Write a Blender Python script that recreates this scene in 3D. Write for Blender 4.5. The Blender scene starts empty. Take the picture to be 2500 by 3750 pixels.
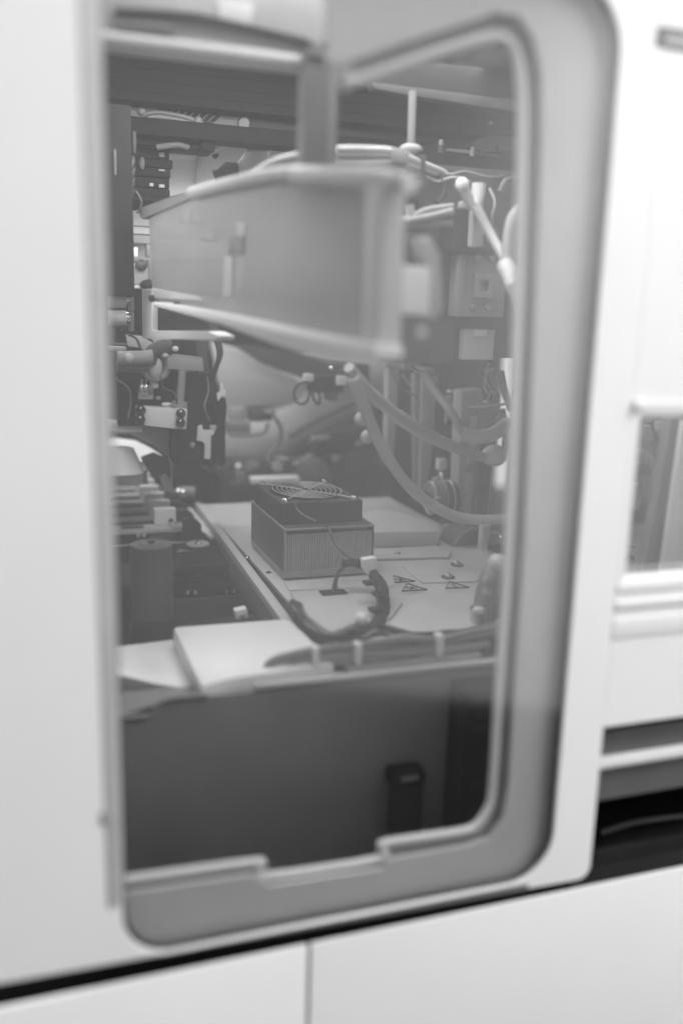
import bpy, bmesh, math, random
from mathutils import Vector, Matrix
random.seed(7)
S = bpy.context.scene
COL = S.collection
V = Vector
rad = math.radians

# ------------------------------------------------------------------ camera
FPX, YAW, PITCH, ROLL = 3320.0, rad(19.1), rad(12.2), rad(1.56)
CAM = V((0, -0.6, 1.35))
cyw, syw, cp, sp = math.cos(YAW), math.sin(YAW), math.cos(PITCH), math.sin(PITCH)
Fv = V((syw * cp, cyw * cp, -sp)); R0 = V((cyw, -syw, 0)); U0 = R0.cross(Fv)
Rv = R0 * math.cos(ROLL) + U0 * math.sin(ROLL); Uv = U0 * math.cos(ROLL) - R0 * math.sin(ROLL)
cd = bpy.data.cameras.new('camera'); cam = bpy.data.objects.new('camera', cd); COL.objects.link(cam)
m = Matrix((Rv, Uv, -Fv)).transposed().to_4x4(); m.translation = CAM; cam.matrix_world = m
cd.sensor_fit = 'VERTICAL'; cd.sensor_height = 36.0; cd.lens = 36.0 * FPX / 3750.0
cd.clip_start = 0.01; cd.clip_end = 100
cd.dof.use_dof = True; cd.dof.focus_distance = 1.17; cd.dof.aperture_fstop = 1.5
S.camera = cam
# ------------------------------------------------------------------ light and exposure
W = bpy.data.worlds.new('World'); S.world = W; W.use_nodes = True
W.node_tree.nodes['Background'].inputs[0].default_value = (1, 1, 1, 1)
W.node_tree.nodes['Background'].inputs[1].default_value = 0.40
S.view_settings.view_transform = 'Standard'; S.view_settings.look = 'None'
S.view_settings.exposure = 1.0; S.view_settings.gamma = 1.0
S.cycles.use_denoising = True
S.cycles.max_bounces = 10; S.cycles.transparent_max_bounces = 12
S.cycles.sample_clamp_indirect = 4.0


def area(name, loc, target, sx, sy, power, spread=180):
    l = bpy.data.lights.new(name, 'AREA'); l.shape = 'RECTANGLE'; l.size = sx; l.size_y = sy; l.energy = power; l.spread = rad(spread)
    o = bpy.data.objects.new(name, l); COL.objects.link(o); o.location = loc
    o.rotation_euler = (V(target) - V(loc)).to_track_quat('-Z', 'Y').to_euler()
    return o


area('ceiling_lamp_and_fill', (1.15, -0.85, 2.75), (0.55, 0.0, 1.5), 1.0, 0.7, 19)
area('cabinet_lamp_and_fill', (0.22, 0.075, 1.69), (0.26, 0.30, 1.2), 0.4, 0.06, 0.42)
area('cabinet_lamp_and_fill', (0.30, 0.36, 1.63), (0.30, 0.40, 1.0), 0.42, 0.26, 1.5)
area('cabinet_lamp_and_fill', (0.20, 1.02, 1.63), (0.22, 0.95, 1.0), 0.45, 0.22, 2.2)
area('cabinet_lamp_and_fill', (0.30, 0.715, 1.46), (0.30, 1.2, 1.25), 0.5, 0.03, 0.22)  # added fill, hidden behind the gantry beam to brighten the rear parts
area('cabinet_lamp_and_fill', (-0.03, 0.42, 1.38), (0.3, 0.42, 1.18), 0.25, 0.4, 0.5)  # added out-of-view fill from the left, brightens arm and cooler side
area('ceiling_lamp_and_fill', (2.3, -1.25, 2.75), (2.2, -1.85, 1.2), 0.9, 0.4, 20, 100)  # added unseen light, brightens the wall mirrored at the right of the glass


# ------------------------------------------------------------------ photograph geometry: a pixel seen on a plane of the place
def ray(x, y): return Fv * FPX + Rv * (x - 1250) - Uv * (y - 1875)


def P(x, y, Y=0.0):
    d = ray(x, y); return CAM + d * ((Y - CAM.y) / d.y)


def PZ(x, y, z):
    d = ray(x, y); return CAM + d * ((z - CAM.z) / d.z)


def PP(x, y, p0, n):
    d = ray(x, y); return CAM + d * ((p0 - CAM).dot(n) / d.dot(n))


def G(pts, Y): return [P(x, y, Y) for x, y in pts]
def GZ(pts, z): return [PZ(x, y, z) for x, y in pts]


def BX(x0, y0, x1, y1, Y, dy):
    xm, ym = (x0 + x1) / 2, (y0 + y1) / 2
    return (P(x0, ym, Y).x, P(x1, ym, Y).x, Y, Y + dy, P(xm, y1, Y).z, P(xm, y0, Y).z)


ZD = P(1040, 2125, 0.45).z            # deck height


# ------------------------------------------------------------------ materials
MATS = {}


def mat(name, v, rough=0.45, metal=0.0, var=0.08, scale=30.0, bump=0.0, coat=0.0):
    if name in MATS: return MATS[name]
    mt = bpy.data.materials.new(name); mt.use_nodes = True
    nt = mt.node_tree; b = nt.nodes['Principled BSDF']
    tc = nt.nodes.new('ShaderNodeTexCoord'); no = nt.nodes.new('ShaderNodeTexNoise')
    no.inputs['Scale'].default_value = scale; no.inputs['Detail'].default_value = 6
    nt.links.new(tc.outputs['Object'], no.inputs['Vector'])
    r = nt.nodes.new('ShaderNodeValToRGB')
    a, c = v * (1 - var), min(1, v * (1 + var))
    r.color_ramp.elements[0].position = 0.3; r.color_ramp.elements[1].position = 0.7
    r.color_ramp.elements[0].color = (a, a, a, 1); r.color_ramp.elements[1].color = (c, c, c, 1)
    nt.links.new(no.outputs['Fac'], r.inputs['Fac']); nt.links.new(r.outputs['Color'], b.inputs['Base Color'])
    mr = nt.nodes.new('ShaderNodeMapRange')
    mr.inputs['To Min'].default_value = max(0.02, rough - 0.07); mr.inputs['To Max'].default_value = min(1, rough + 0.07)
    nt.links.new(no.outputs['Fac'], mr.inputs['Value']); nt.links.new(mr.outputs['Result'], b.inputs['Roughness'])
    b.inputs['Metallic'].default_value = metal
    if v < 0.08: b.inputs['Specular IOR Level'].default_value = 0.22
    if coat: b.inputs['Coat Weight'].default_value = coat
    if bump:
        n2 = nt.nodes.new('ShaderNodeTexNoise'); n2.inputs['Scale'].default_value = 900
        nt.links.new(tc.outputs['Object'], n2.inputs['Vector'])
        bp = nt.nodes.new('ShaderNodeBump'); bp.inputs['Strength'].default_value = bump; bp.inputs['Distance'].default_value = 0.0004
        nt.links.new(n2.outputs['Fac'], bp.inputs['Height']); nt.links.new(bp.outputs['Normal'], b.inputs['Normal'])
    MATS[name] = mt
    return mt


WHITE = mat('white_enamel', 0.80, 0.38, var=0.02, scale=6, bump=0.08)
OFFW = mat('white_plastic', 0.72, 0.42, var=0.04, scale=18)
FRAME = mat('light_grey_moulding', 0.70, 0.42, var=0.04, scale=14)
LIGHT = mat('light_grey_paint', 0.46, 0.45, var=0.06, scale=22, bump=0.1)
GREY = mat('grey_paint', 0.27, 0.5, var=0.08, scale=22, bump=0.1)
MID = mat('mid_grey_plastic', 0.16, 0.5, var=0.1)
DARK = mat('dark_grey_plastic', 0.065, 0.5, var=0.15)
BLACK = mat('black_plastic', 0.016, 0.6, var=0.2)
VOID = mat('matt_black_moulding', 0.005, 0.7, var=0.1)
SLOTM = mat('slot_panel_grey', 0.095, 0.6)
RIM = mat('pale_rim_moulding', 0.86, 0.4, var=0.03)
WIRE = mat('bright_guard_wire', 0.5, 0.5, 0.4, var=0.05)
RUBBER = mat('black_rubber', 0.03, 0.75, var=0.2)
STEEL = mat('brushed_steel', 0.52, 0.3, 1.0, var=0.08, scale=60)
CHROME = mat('polished_screw_steel', 0.7, 0.14, 1.0, var=0.05)
ALU = mat('anodised_aluminium', 0.34, 0.4, 0.5, var=0.1, scale=50)
FINA = mat('fin_aluminium', 0.62, 0.4, 0.25, var=0.12, scale=50)
FIN = mat('dark_fin_metal', 0.10, 0.42, 0.4, var=0.2, scale=70)
TUBE = mat('milky_tubing', 0.40, 0.3, var=0.06)
PLAST = mat('clouded_plastic', 0.34, 0.4, var=0.22, scale=7)
for n_ in PLAST.node_tree.nodes:
    if n_.type == 'BSDF_PRINCIPLED': n_.inputs['Alpha'].default_value = 0.74
INK = mat('black_ink', 0.03, 0.6, var=0.05)
FLOORM = mat('dark_floor_vinyl', 0.016, 0.5, var=0.2, scale=3)
WALLM = mat('white_wall_paint', 0.82, 0.8, var=0.02, scale=2)
GRIPM = mat('grip_grey_plastic', 0.46, 0.5, var=0.05)
LOWM = mat('front_plate_grey', 0.23, 0.55, var=0.12, scale=10, bump=0.15)


def glass(name, refl):
    mt = bpy.data.materials.new(name); mt.use_nodes = True; nt = mt.node_tree
    nt.nodes.remove(nt.nodes['Principled BSDF'])
    out = nt.nodes['Material Output']
    tr = nt.nodes.new('ShaderNodeBsdfTransparent'); tr.inputs[0].default_value = (0.93, 0.93, 0.93, 1)
    gl = nt.nodes.new('ShaderNodeBsdfGlossy'); gl.inputs['Roughness'].default_value = 0.075
    fr = nt.nodes.new('ShaderNodeLayerWeight'); fr.inputs['Blend'].default_value = 0.25
    ma = nt.nodes.new('ShaderNodeMath'); ma.operation = 'MULTIPLY_ADD'
    ma.inputs[1].default_value = 0.15; ma.inputs[2].default_value = refl
    nt.links.new(fr.outputs['Fresnel'], ma.inputs[0])
    tc = nt.nodes.new('ShaderNodeTexCoord'); no = nt.nodes.new('ShaderNodeTexNoise')
    no.inputs['Scale'].default_value = 7; no.inputs['Detail'].default_value = 5
    nt.links.new(tc.outputs['Object'], no.inputs['Vector'])
    sm = nt.nodes.new('ShaderNodeMapRange'); sm.inputs['To Min'].default_value = 0.82; sm.inputs['To Max'].default_value = 1.18
    nt.links.new(no.outputs['Fac'], sm.inputs['Value'])
    m2 = nt.nodes.new('ShaderNodeMath'); m2.operation = 'MULTIPLY'
    nt.links.new(ma.outputs[0], m2.inputs[0]); nt.links.new(sm.outputs['Result'], m2.inputs[1]); ma = m2
    mx = nt.nodes.new('ShaderNodeMixShader')
    nt.links.new(ma.outputs[0], mx.inputs[0]); nt.links.new(tr.outputs[0], mx.inputs[1]); nt.links.new(gl.outputs[0], mx.inputs[2])
    nt.links.new(mx.outputs[0], out.inputs['Surface'])
    return mt


PANE = glass('tinted_window_glass', 0.15)

# ------------------------------------------------------------------ mesh helpers
WLOC = {}


class MB:
    def __init__(self): self.bm = bmesh.new(); self.flat = False

    def _bev(self, geom_v, off, seg=2):
        es = list({e for v in geom_v for e in v.link_edges})
        if off > 0: bmesh.ops.bevel(self.bm, geom=es, offset=off, segments=seg, affect='EDGES', profile=0.6, clamp_overlap=True)

    def box(self, x0, x1, y0, y1, z0, z1, bev=0.0):
        x0, x1 = sorted((x0, x1)); y0, y1 = sorted((y0, y1)); z0, z1 = sorted((z0, z1))
        c = [self.bm.verts.new(p) for p in ((x0, y0, z0), (x1, y0, z0), (x1, y1, z0), (x0, y1, z0), (x0, y0, z1), (x1, y0, z1), (x1, y1, z1), (x0, y1, z1))]
        for f in ((3, 2, 1, 0), (4, 5, 6, 7), (0, 1, 5, 4), (1, 2, 6, 5), (2, 3, 7, 6), (3, 0, 4, 7)): self.bm.faces.new([c[i] for i in f])
        self._bev(c, min(bev, 0.45 * min(x1 - x0, y1 - y0, z1 - z0)))
        return self

    def prism(self, pts, d, bev=0.0):
        d = V(d); a = [self.bm.verts.new(p) for p in pts]; b = [self.bm.verts.new(V(p) + d) for p in pts]; n = len(a)
        fs = [self.bm.faces.new(a), self.bm.faces.new(list(reversed(b)))]
        for i in range(n): fs.append(self.bm.faces.new((a[i], b[i], b[(i + 1) % n], a[(i + 1) % n])))
        bmesh.ops.recalc_face_normals(self.bm, faces=fs)
        self._bev(a + b, bev)
        return self

    def cyl(self, p0, p1, r0, r1=None, seg=16):
        p0, p1 = V(p0), V(p1); r1 = r0 if r1 is None else r1
        ax = (p1 - p0).normalized(); t = ax.orthogonal().normalized(); b = ax.cross(t)
        A = [self.bm.verts.new(p0 + (t * math.cos(a) + b * math.sin(a)) * r0) for a in [2 * math.pi * i / seg for i in range(seg)]]
        B_ = [self.bm.verts.new(p1 + (t * math.cos(a) + b * math.sin(a)) * r1) for a in [2 * math.pi * i / seg for i in range(seg)]]
        self.bm.faces.new(list(reversed(A))); self.bm.faces.new(B_)
        for i in range(seg): self.bm.faces.new((A[i], A[(i + 1) % seg], B_[(i + 1) % seg], B_[i]))
        return self

    def tube(self, pts, r, seg=8, sub=5, closed=False):
        pts = [V(p) for p in pts]
        if sub > 1 and len(pts) > 2:
            q = []; n = len(pts)
            for i in range(n if closed else n - 1):
                p0 = pts[i - 1] if (i or closed) else pts[0]; p1 = pts[i]; p2 = pts[(i + 1) % n]
                p3 = pts[(i + 2) % n] if (closed or i + 2 < n) else pts[-1]
                for k in range(sub):
                    t = k / sub
                    q.append(0.5 * ((2 * p1) + (p2 - p0) * t + (2 * p0 - 5 * p1 + 4 * p2 - p3) * t * t + (3 * p1 - p0 - 3 * p2 + p3) * t ** 3))
            if not closed: q.append(pts[-1])
            pts = q
        n = len(pts); rings = []; t0 = None
        for i, p in enumerate(pts):
            a = pts[i - 1] if (i or closed) else p; b = pts[(i + 1) % n] if (closed or i + 1 < n) else p
            tg = (b - a).normalized()
            if t0 is None: nx = tg.orthogonal().normalized()
            else:
                nx = nx - tg * nx.dot(tg); nx.normalize()
            t0 = tg; by = tg.cross(nx)
            rr = r[min(len(r) - 1, int(i / max(1, n - 1) * (len(r) - 1) + 0.5))] if isinstance(r, (list, tuple)) else r
            rings.append([self.bm.verts.new(p + (nx * math.cos(2 * math.pi * k / seg) + by * math.sin(2 * math.pi * k / seg)) * rr) for k in range(seg)])
        for i in range(n if closed else n - 1):
            A, B_ = rings[i], rings[(i + 1) % n]
            for k in range(seg): self.bm.faces.new((A[k], A[(k + 1) % seg], B_[(k + 1) % seg], B_[k]))
        if not closed:
            self.bm.faces.new(list(reversed(rings[0]))); self.bm.faces.new(rings[-1])
        return self

    def ball(self, c, r, sc=(1, 1, 1)):
        bmesh.ops.create_uvsphere(self.bm, u_segments=14, v_segments=9, radius=r, matrix=Matrix.Translation(c) @ Matrix.Diagonal((*sc, 1)))
        return self

    def ring(self, c, r, t, ax='Z', n=40, seg=6):
        c = V(c); a, b = {'Z': (V((1, 0, 0)), V((0, 1, 0))), 'Y': (V((1, 0, 0)), V((0, 0, 1))), 'X': (V((0, 1, 0)), V((0, 0, 1)))}[ax]
        return self.tube([c + (a * math.cos(2 * math.pi * i / n) + b * math.sin(2 * math.pi * i / n)) * r for i in range(n)], t, seg, 1, True)

    def plate(self, outer, holes, y0, y1, bev=0.0):
        """plate in a vertical plane: outlines as (x, z) lists, thickness y0 (front) .. y1 (back), rounded front rims"""
        self.flat = True
        def clean(p):
            q = []
            for c in p:
                if not q or math.dist(c, q[-1]) > 1e-6: q.append(c)
            if math.dist(q[0], q[-1]) < 1e-6: q.pop()
            return q
        def ccw(p): return sum(p[i - 1][0] * p[i][1] - p[i][0] * p[i - 1][1] for i in range(len(p))) > 0
        loops = [clean(outer)] + [clean(h) for h in holes]
        for i, l in enumerate(loops):
            if ccw(l) != (i == 0): l.reverse()
        def off(l, d):                        # move a loop into the material (to the left of travel)
            n = len(l); r = []
            for i in range(n):
                a, p, c = l[i - 1], l[i], l[(i + 1) % n]
                e1 = V((p[0] - a[0], p[1] - a[1])).normalized(); e2 = V((c[0] - p[0], c[1] - p[1])).normalized()
                n1 = V((-e1.y, e1.x)); n2 = V((-e2.y, e2.x)); mth = n1 + n2
                if mth.length < 1e-6: mth = n1
                mth = mth.normalized(); k = d / max(0.4, mth.dot(n1)); r.append((p[0] + mth.x * k, p[1] + mth.y * k))
            return r
        prof = [(0, y1)] + ([(bev * (1 - math.sin(t)), y0 + bev * (1 - math.cos(t))) for t in (math.pi / 2, math.pi / 3, math.pi / 6)] + [(bev, y0)] if bev else [(0, y0)])
        fr, bk = [], []
        for l in loops:
            rings = [[self.bm.verts.new((x, y, z)) for x, z in off(l, d)] for d, y in prof]
            n = len(l)
            for A, B_ in zip(rings, rings[1:]):
                for i in range(n): self.bm.faces.new((A[i], A[(i + 1) % n], B_[(i + 1) % n], B_[i]))
            bk += rings[0]; fr += rings[-1]
        for vs, nrm in ((fr, (0, -1, 0)), (bk, (0, 1, 0))):
            es = []; k = 0
            for l in loops:
                n = len(l)
                es += [self.bm.edges.get((vs[k + i], vs[k + (i + 1) % n])) for i in range(n)]; k += n
            bmesh.ops.triangle_fill(self.bm, use_beauty=True, use_dissolve=False, edges=es, normal=nrm)
        return self

    def build(self, name, mt, parent=None, smooth=True, label=None, cat=None, group=None, kind=None):
        bm = self.bm
        bmesh.ops.remove_doubles(bm, verts=bm.verts, dist=1e-6)
        bmesh.ops.recalc_face_normals(bm, faces=bm.faces)
        lo = V([min(v.co[i] for v in bm.verts) for i in range(3)]); hi = V([max(v.co[i] for v in bm.verts) for i in range(3)])
        c = (lo + hi) / 2
        if parent is None: c.z = lo.z
        for v in bm.verts: v.co -= c
        me = bpy.data.meshes.new(name); bm.to_mesh(me); bm.free(); me.materials.append(mt)
        if smooth and not self.flat:
            me.polygons.foreach_set('use_smooth', [True] * len(me.polygons))
            me.set_sharp_from_angle(angle=rad(40))
        o = bpy.data.objects.new(name, me); COL.objects.link(o)
        WLOC[o] = c
        if parent is not None: o.parent = parent; o.location = c - WLOC[parent]
        else: o.location = c
        tag(o, label, cat, group, kind)
        return o


def tag(o, label=None, cat=None, group=None, kind=None):
    for k, v in (('label', label), ('category', cat), ('group', group), ('kind', kind)):
        if v: o[k] = v
    return o


THINGS = []


def T(name, label, cat, group=None):
    o = bpy.data.objects.new(name, None); COL.objects.link(o); o.empty_display_size = 0.02
    WLOC[o] = V((0, 0, 0)); THINGS.append(o)
    return tag(o, label, cat, group)


def dup(o, c):
    """another piece of the same part, sharing its mesh, centred at world point c"""
    n = o.copy(); COL.objects.link(n); n.parent = o.parent; WLOC[n] = V(c); n.location = V(c) - (WLOC[o.parent] if o.parent else V((0, 0, 0)))
    return n


def copy_thing(root, off, label=None):
    r = root.copy(); COL.objects.link(r); WLOC[r] = V((0, 0, 0)); r['off'] = list(off)
    if label: r['label'] = label
    off = V(off)
    for ch in [c for c in bpy.data.objects if c.parent == root]:
        c = ch.copy(); COL.objects.link(c); c.parent = r; c.location = ch.location + off; WLOC[c] = WLOC[ch] + off
        for g in [d for d in bpy.data.objects if d.parent == ch]:
            d = g.copy(); COL.objects.link(d); d.parent = c; WLOC[d] = WLOC[g] + off
    THINGS.append(r); del r['off']
    return r


def box(name, mt, parent, b, bev=0.0015, **k): return MB().box(*b, bev=bev).build(name, mt, parent, **k)
def poly(name, mt, parent, pts, Y, dy, bev=0.0008, **k): return MB().prism(G(pts, Y), (0, dy, 0), bev).build(name, mt, parent, **k)
def slab(name, mt, parent, pts, z, dz, bev=0.001, **k): return MB().prism(GZ(pts, z), (0, 0, -dz), bev).build(name, mt, parent, **k)
def tube(name, mt, parent, pts, r, seg=10, **k): return MB().tube([P(*p) for p in pts], r, seg).build(name, mt, parent, **k)


def screw(parent, c, r, ax='Z', name='screw', mt=None, h=0.5):
    d = {'Z': V((0, 0, 1)), 'Y': V((0, -1, 0)), 'X': V((-1, 0, 0))}[ax]; c = V(c)
    s = MB().cyl(c, c + d * r * h, r, r * 0.86, 16); s.cyl(c + d * r * h, c + d * r * (h + 0.22), r * 0.86, r * 0.6, 16)
    o = s.build(name, mt or CHROME, parent)
    a, b = {'Z': (V((1, 0, 0)), V((0, 1, 0))), 'Y': (V((1, 0, 0)), V((0, 0, 1))), 'X': (V((0, 1, 0)), V((0, 0, 1)))}[ax]
    return o


def arc(cx, cz, r, a0, a1, n=10): return [(cx + r * math.cos(rad(a0 + (a1 - a0) * i / n)), cz + r * math.sin(rad(a0 + (a1 - a0) * i / n))) for i in range(n + 1)]
def rrect(x0, x1, z0, z1, rbl, rbr, rtr, rtl):
    return arc(x0 + rbl, z0 + rbl, rbl, 180, 270) + arc(x1 - rbr, z0 + rbr, rbr, 270, 360) + arc(x1 - rtr, z1 - rtr, rtr, 0, 90) + arc(x0 + rtl, z1 - rtl, rtl, 90, 180)


def rect(x0, x1, z0, z1): return [(x0, z0), (x1, z0), (x1, z1), (x0, z1)]


# ================================================================== setting: the room in front of the instrument
fl = MB().box(-6, 7, -6, 6, -0.05, 0.0).build('floor', FLOORM, None, kind='structure')
wd_ = V((1.6 - .34, -2.06 + 2.80, 0)).normalized(); wn = V((wd_.y, -wd_.x, 0)); w0 = V((.34, -2.80, .004))
rw = MB().prism([w0 - wd_ * 5, w0 + wd_ * 5, w0 + wd_ * 5 + V((0, 0, 3.2)), w0 - wd_ * 5 + V((0, 0, 3.2))], wn * .12).build('wall', WALLM, None, kind='structure')

# ================================================================== the instrument housing
cab = T('instrument_housing', 'large white laboratory instrument housing with a rounded glazed door in front', 'machine')
ZG = 0.8752                                                      # bottom edge of the door
WX0, WX1, WZ0, WZ1 = 0.0478, 0.4050, 0.8842, 1.585               # glazed opening in the door leaf
DX1 = 0.4445                                                     # right edge of the door leaf
hole = rrect(WX0, WX1, WZ0, WZ1, 0.034, 0.042, 0.05, 0.04)
zd0, zd1 = P(0, 3604, -.004), P(2130, 3219, -.004)
def zdoor(x): return zd0.z + (zd1.z - zd0.z) * (x - zd0.x) / (zd1.x - zd0.x)
zgr = zdoor(DX1)
door = MB().plate(arc(DX1 - 0.012, zgr + 0.012, 0.012, 270, 360) + [(DX1, 1.95), (-0.7, 1.95), (-0.7, zdoor(-.7))], [hole], -0.004, 0.0022, 0.0006).build('door', WHITE, cab)
MB().plate(rrect(WX0 - .004, WX1 + .004, WZ0 - .004, WZ1 + .004, .037, .045, .05, .04), [rrect(WX0 + .0026, WX1 - .0026, WZ0 + .0026, WZ1 - .0026, .0315, .0395, .047, .037)], 0.0002, 0.0022).build('window_seal', RUBBER, door)
e = 0.0013
MB().plate(rrect(WX0 + e, WX1 - e, WZ0 + e, WZ1 - e, .0325, .0395, .048, .038), [], -0.0034, -0.0002, 0.0007).build('window_pane', PANE, door)
# moulded inner frame behind the pane, with its cut-out
YF = 0.009
cut = [(380, 3236), (470, 3224), (930, 3160), (958, 3170), (975, 3212), (1383, 3148), (1396, 3104), (1425, 3086), (1690, 3046), (1745, 3022), (1785, 2965), (1803, 2880),
       (1830, 2450), (1860, 2000), (1893, 1200), (1912, 500), (1908, 300), (1892, 205), (1862, 150), (1815, 133), (1700, 160), (1500, 222), (1282, 296), (1268, 262), (1262, -260), (380, -260)]
cutw = [(P(x, y, YF + .008).x, P(x, y, YF + .008).z) for x, y in cut]
cut2 = [(380, 3282), (470, 3270), (925, 3204), (990, 3246), (1400, 3182), (1420, 3150), (1700, 3100), (1790, 3070), (1840, 3000), (1862, 2880),
        (1890, 2450), (1922, 2000), (1958, 1200), (1985, 500), (1982, 270), (1955, 140), (1900, 60), (1820, 45), (1700, 85), (1500, 150), (1250, 235), (1200, 235), (1190, -260), (380, -260)]
cutw2 = [(P(x, y, YF).x, P(x, y, YF).z) for x, y in cut2]
fo = rrect(WX0 - .02, WX1 + .03, ZG + .004, WZ1 + .05, .004, .004, .05, .02)
MB().plate(fo, [cutw2], YF, YF + 0.004, 0.0006).build('inner_frame', FRAME, door)
MB().plate(fo, [cutw], YF + 0.010, YF + 0.014, 0.0006).build('frame_groove', LIGHT, door)
MB().tube([V((x, YF + 0.009, z)) for x, z in cutw[:-1]], 0.0038, 10, 4).build('frame_rim', RIM, door)
# grey finger grip along the left of the glazed opening
gx = 0.0368
MB().prism([V((gx, -0.0036, 1.949)), V((WX0 + .0012, -0.0028, 1.949)), V((WX0 + .0012, -0.0039, 1.949)), V((gx + 0.0015, -0.0052, 1.949))], (0, 0, -(1.949 - 0.93)), 0.0006).build('finger_grip', GRIPM, door)
MB().ball(P(385, 2995, -0.0048), 0.0034, (1, .4, 1.6)).build('grip_button', GREY, door)
# flat lip under the window, underside shade painted in as mid grey
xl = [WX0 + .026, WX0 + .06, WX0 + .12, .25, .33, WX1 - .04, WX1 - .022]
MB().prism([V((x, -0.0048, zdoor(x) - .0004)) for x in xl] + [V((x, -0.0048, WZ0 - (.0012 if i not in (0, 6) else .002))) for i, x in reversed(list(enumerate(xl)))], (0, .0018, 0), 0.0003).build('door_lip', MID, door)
# lower panels with the dark gap above them and a joint between
seamx = P(1128, 3550, 0.0).x
ZL = ZG - 0.0072
zl0, zl1 = P(0, 3698, -.004), P(2200, 3241, -.004)
def zlow(x): return zl0.z + (zl1.z - zl0.z) * min(1.3, (x - zl0.x) / (zl1.x - zl0.x))
MB().prism([V((-.7, -.004, .05)), V((seamx - .0014, -.004, .05)), V((seamx - .0014, -.004, zlow(seamx))), V((-.7, -.004, zlow(-.7)))], (0, .004, 0), .0012).build('lower_panel', WHITE, cab)
MB().prism([V((seamx + .0014, -.004, .05)), V((1.6, -.004, .05)), V((1.6, -.004, zlow(.5))), V((.5, -.004, zlow(.5))), V((seamx + .0014, -.004, zlow(seamx)))], (0, .004, 0), .0012).build('lower_panel', WHITE, cab)
MB().box(-0.7, 1.6, 0.024, 0.03, 0.05, 0.8775).build('gap_backing', BLACK, cab)
MB().box(seamx - 0.006, seamx + 0.006, 0.0005, 0.003, 0.05, zlow(seamx) - .003).build('joint_strip', MID, cab)
# right hand front panel with a display window and an open slot
RX0 = DX1 + 0.0003
rw0 = P(2306, 1800, 0).x; rz1 = P(2306, 1522, 0).z; rz0 = P(2266, 2088, 0).z - .009
sz1 = P(2217, 2655, 0).z
rp = MB().plate([(RX0, sz1), (1.6, sz1), (1.6, 1.95), (RX0, 1.95)], [rect(rw0, rw0 + 0.33, rz0, rz1)], -0.0037, 0.016, 0.0003).build('front_panel', WHITE, cab)
# mouldings round the right window
zt = P(2306, 1462, 0).z
MB().box(rw0 - .001, 1.2, -0.0048, -0.0027, rz1 + .003, zt - .001, bev=0.0006).build('window_head', WHITE, rp)
for a, b, pr in ((2132, 2168, .0052), (2195, 2222, .006), (2258, 2330, .005)):
    z1, z0 = P(2262, a, 0).z, P(2262, b, 0).z
    MB().box(rw0 - .007, 1.2, -pr, -0.0027, z0, z1, bev=0.0008).build('sill_moulding', WHITE, rp)
MB().box(rw0 - .001, rw0 + .332, 0.0165, 0.019, rz0 - .003, rz1 + .003).build('display_pane', PANE, rp)
screw(rp, P(2335, 1482, -0.0062), 0.0045, 'Y', mt=WHITE)
# recessed plate high on the right panel
b = BX(2416, 98, 2640, 184, -0.010, 0.002)
nm = MB().box(b[0], b[1], -0.0040, -0.0028, b[4], b[5], bev=.0003).build('name_plate', MID, rp)
MB().box(b[0] + .008, b[1] - .008, -0.0046, -0.0039, b[4] + .004, b[4] + .0085).build('plate_strip', LIGHT, nm)
# slot interior
sx0 = P(2217, 2655, 0).x
MB().box(RX0 - .02, 1.6, 0.16, 0.17, 0.85, sz1 + .02).build('slot_back', BLACK, cab)
MB().box(RX0 - .02, 1.6, 0.017, 0.16, sz1 + .001, sz1 + .006).build('slot_ceiling', BLACK, cab)
MB().box(RX0 - .03, RX0 - .022, 0.017, 0.165, 0.86, sz1 + .01).build('slot_cheek', BLACK, cab)
zz = lambda y: P(2230, y, 0.012).z
MB().box(RX0 - .012, 1.6, 0.012, 0.016, zz(2765), zz(2678)).build('slot_panel', SLOTM, cab)
MB().box(RX0 - .012, 1.6, 0.004, 0.016, zz(2796), zz(2764), bev=.002).build('slot_bar', OFFW, cab)
MB().box(RX0 - .012, 1.6, 0.012, 0.016, zz(2925), zz(2797)).build('slot_panel', SLOTM, cab)
MB().tube([P(2195, 3050, .06), P(2330, 3010, .06), P(2520, 2985, .06)], 0.003).build('slot_cable', DARK, cab)
MB().box(*BX(2290, 3060, 2480, 3100, .08, .02), bev=.001).build('slot_latch', DARK, cab)
MB().box(RX0 - .012, 1.6, 0.002, 0.15, ZL - .012, ZL - .004, bev=.001).build('slot_floor', BLACK, cab)
# inside shell of the working chamber
MB().box(-0.02, 1.4, 1.95, 1.97, 0.6, 1.9).build('chamber_back', DARK, cab)
MB().box(-0.06, -0.04, 0.03, 1.95, 0.6, 1.9).build('chamber_side', GREY, cab)
MB().box(1.45, 1.47, 0.03, 1.95, 0.6, 1.9).build('chamber_side', GREY, cab)
MB().box(-0.04, 1.45, 0.03, 1.95, 1.72, 1.74).build('chamber_roof', LIGHT, cab)
MB().box(-0.04, 1.45, 0.03, 1.95, 0.80, 0.82).build('chamber_floor', DARK, cab)

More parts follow.
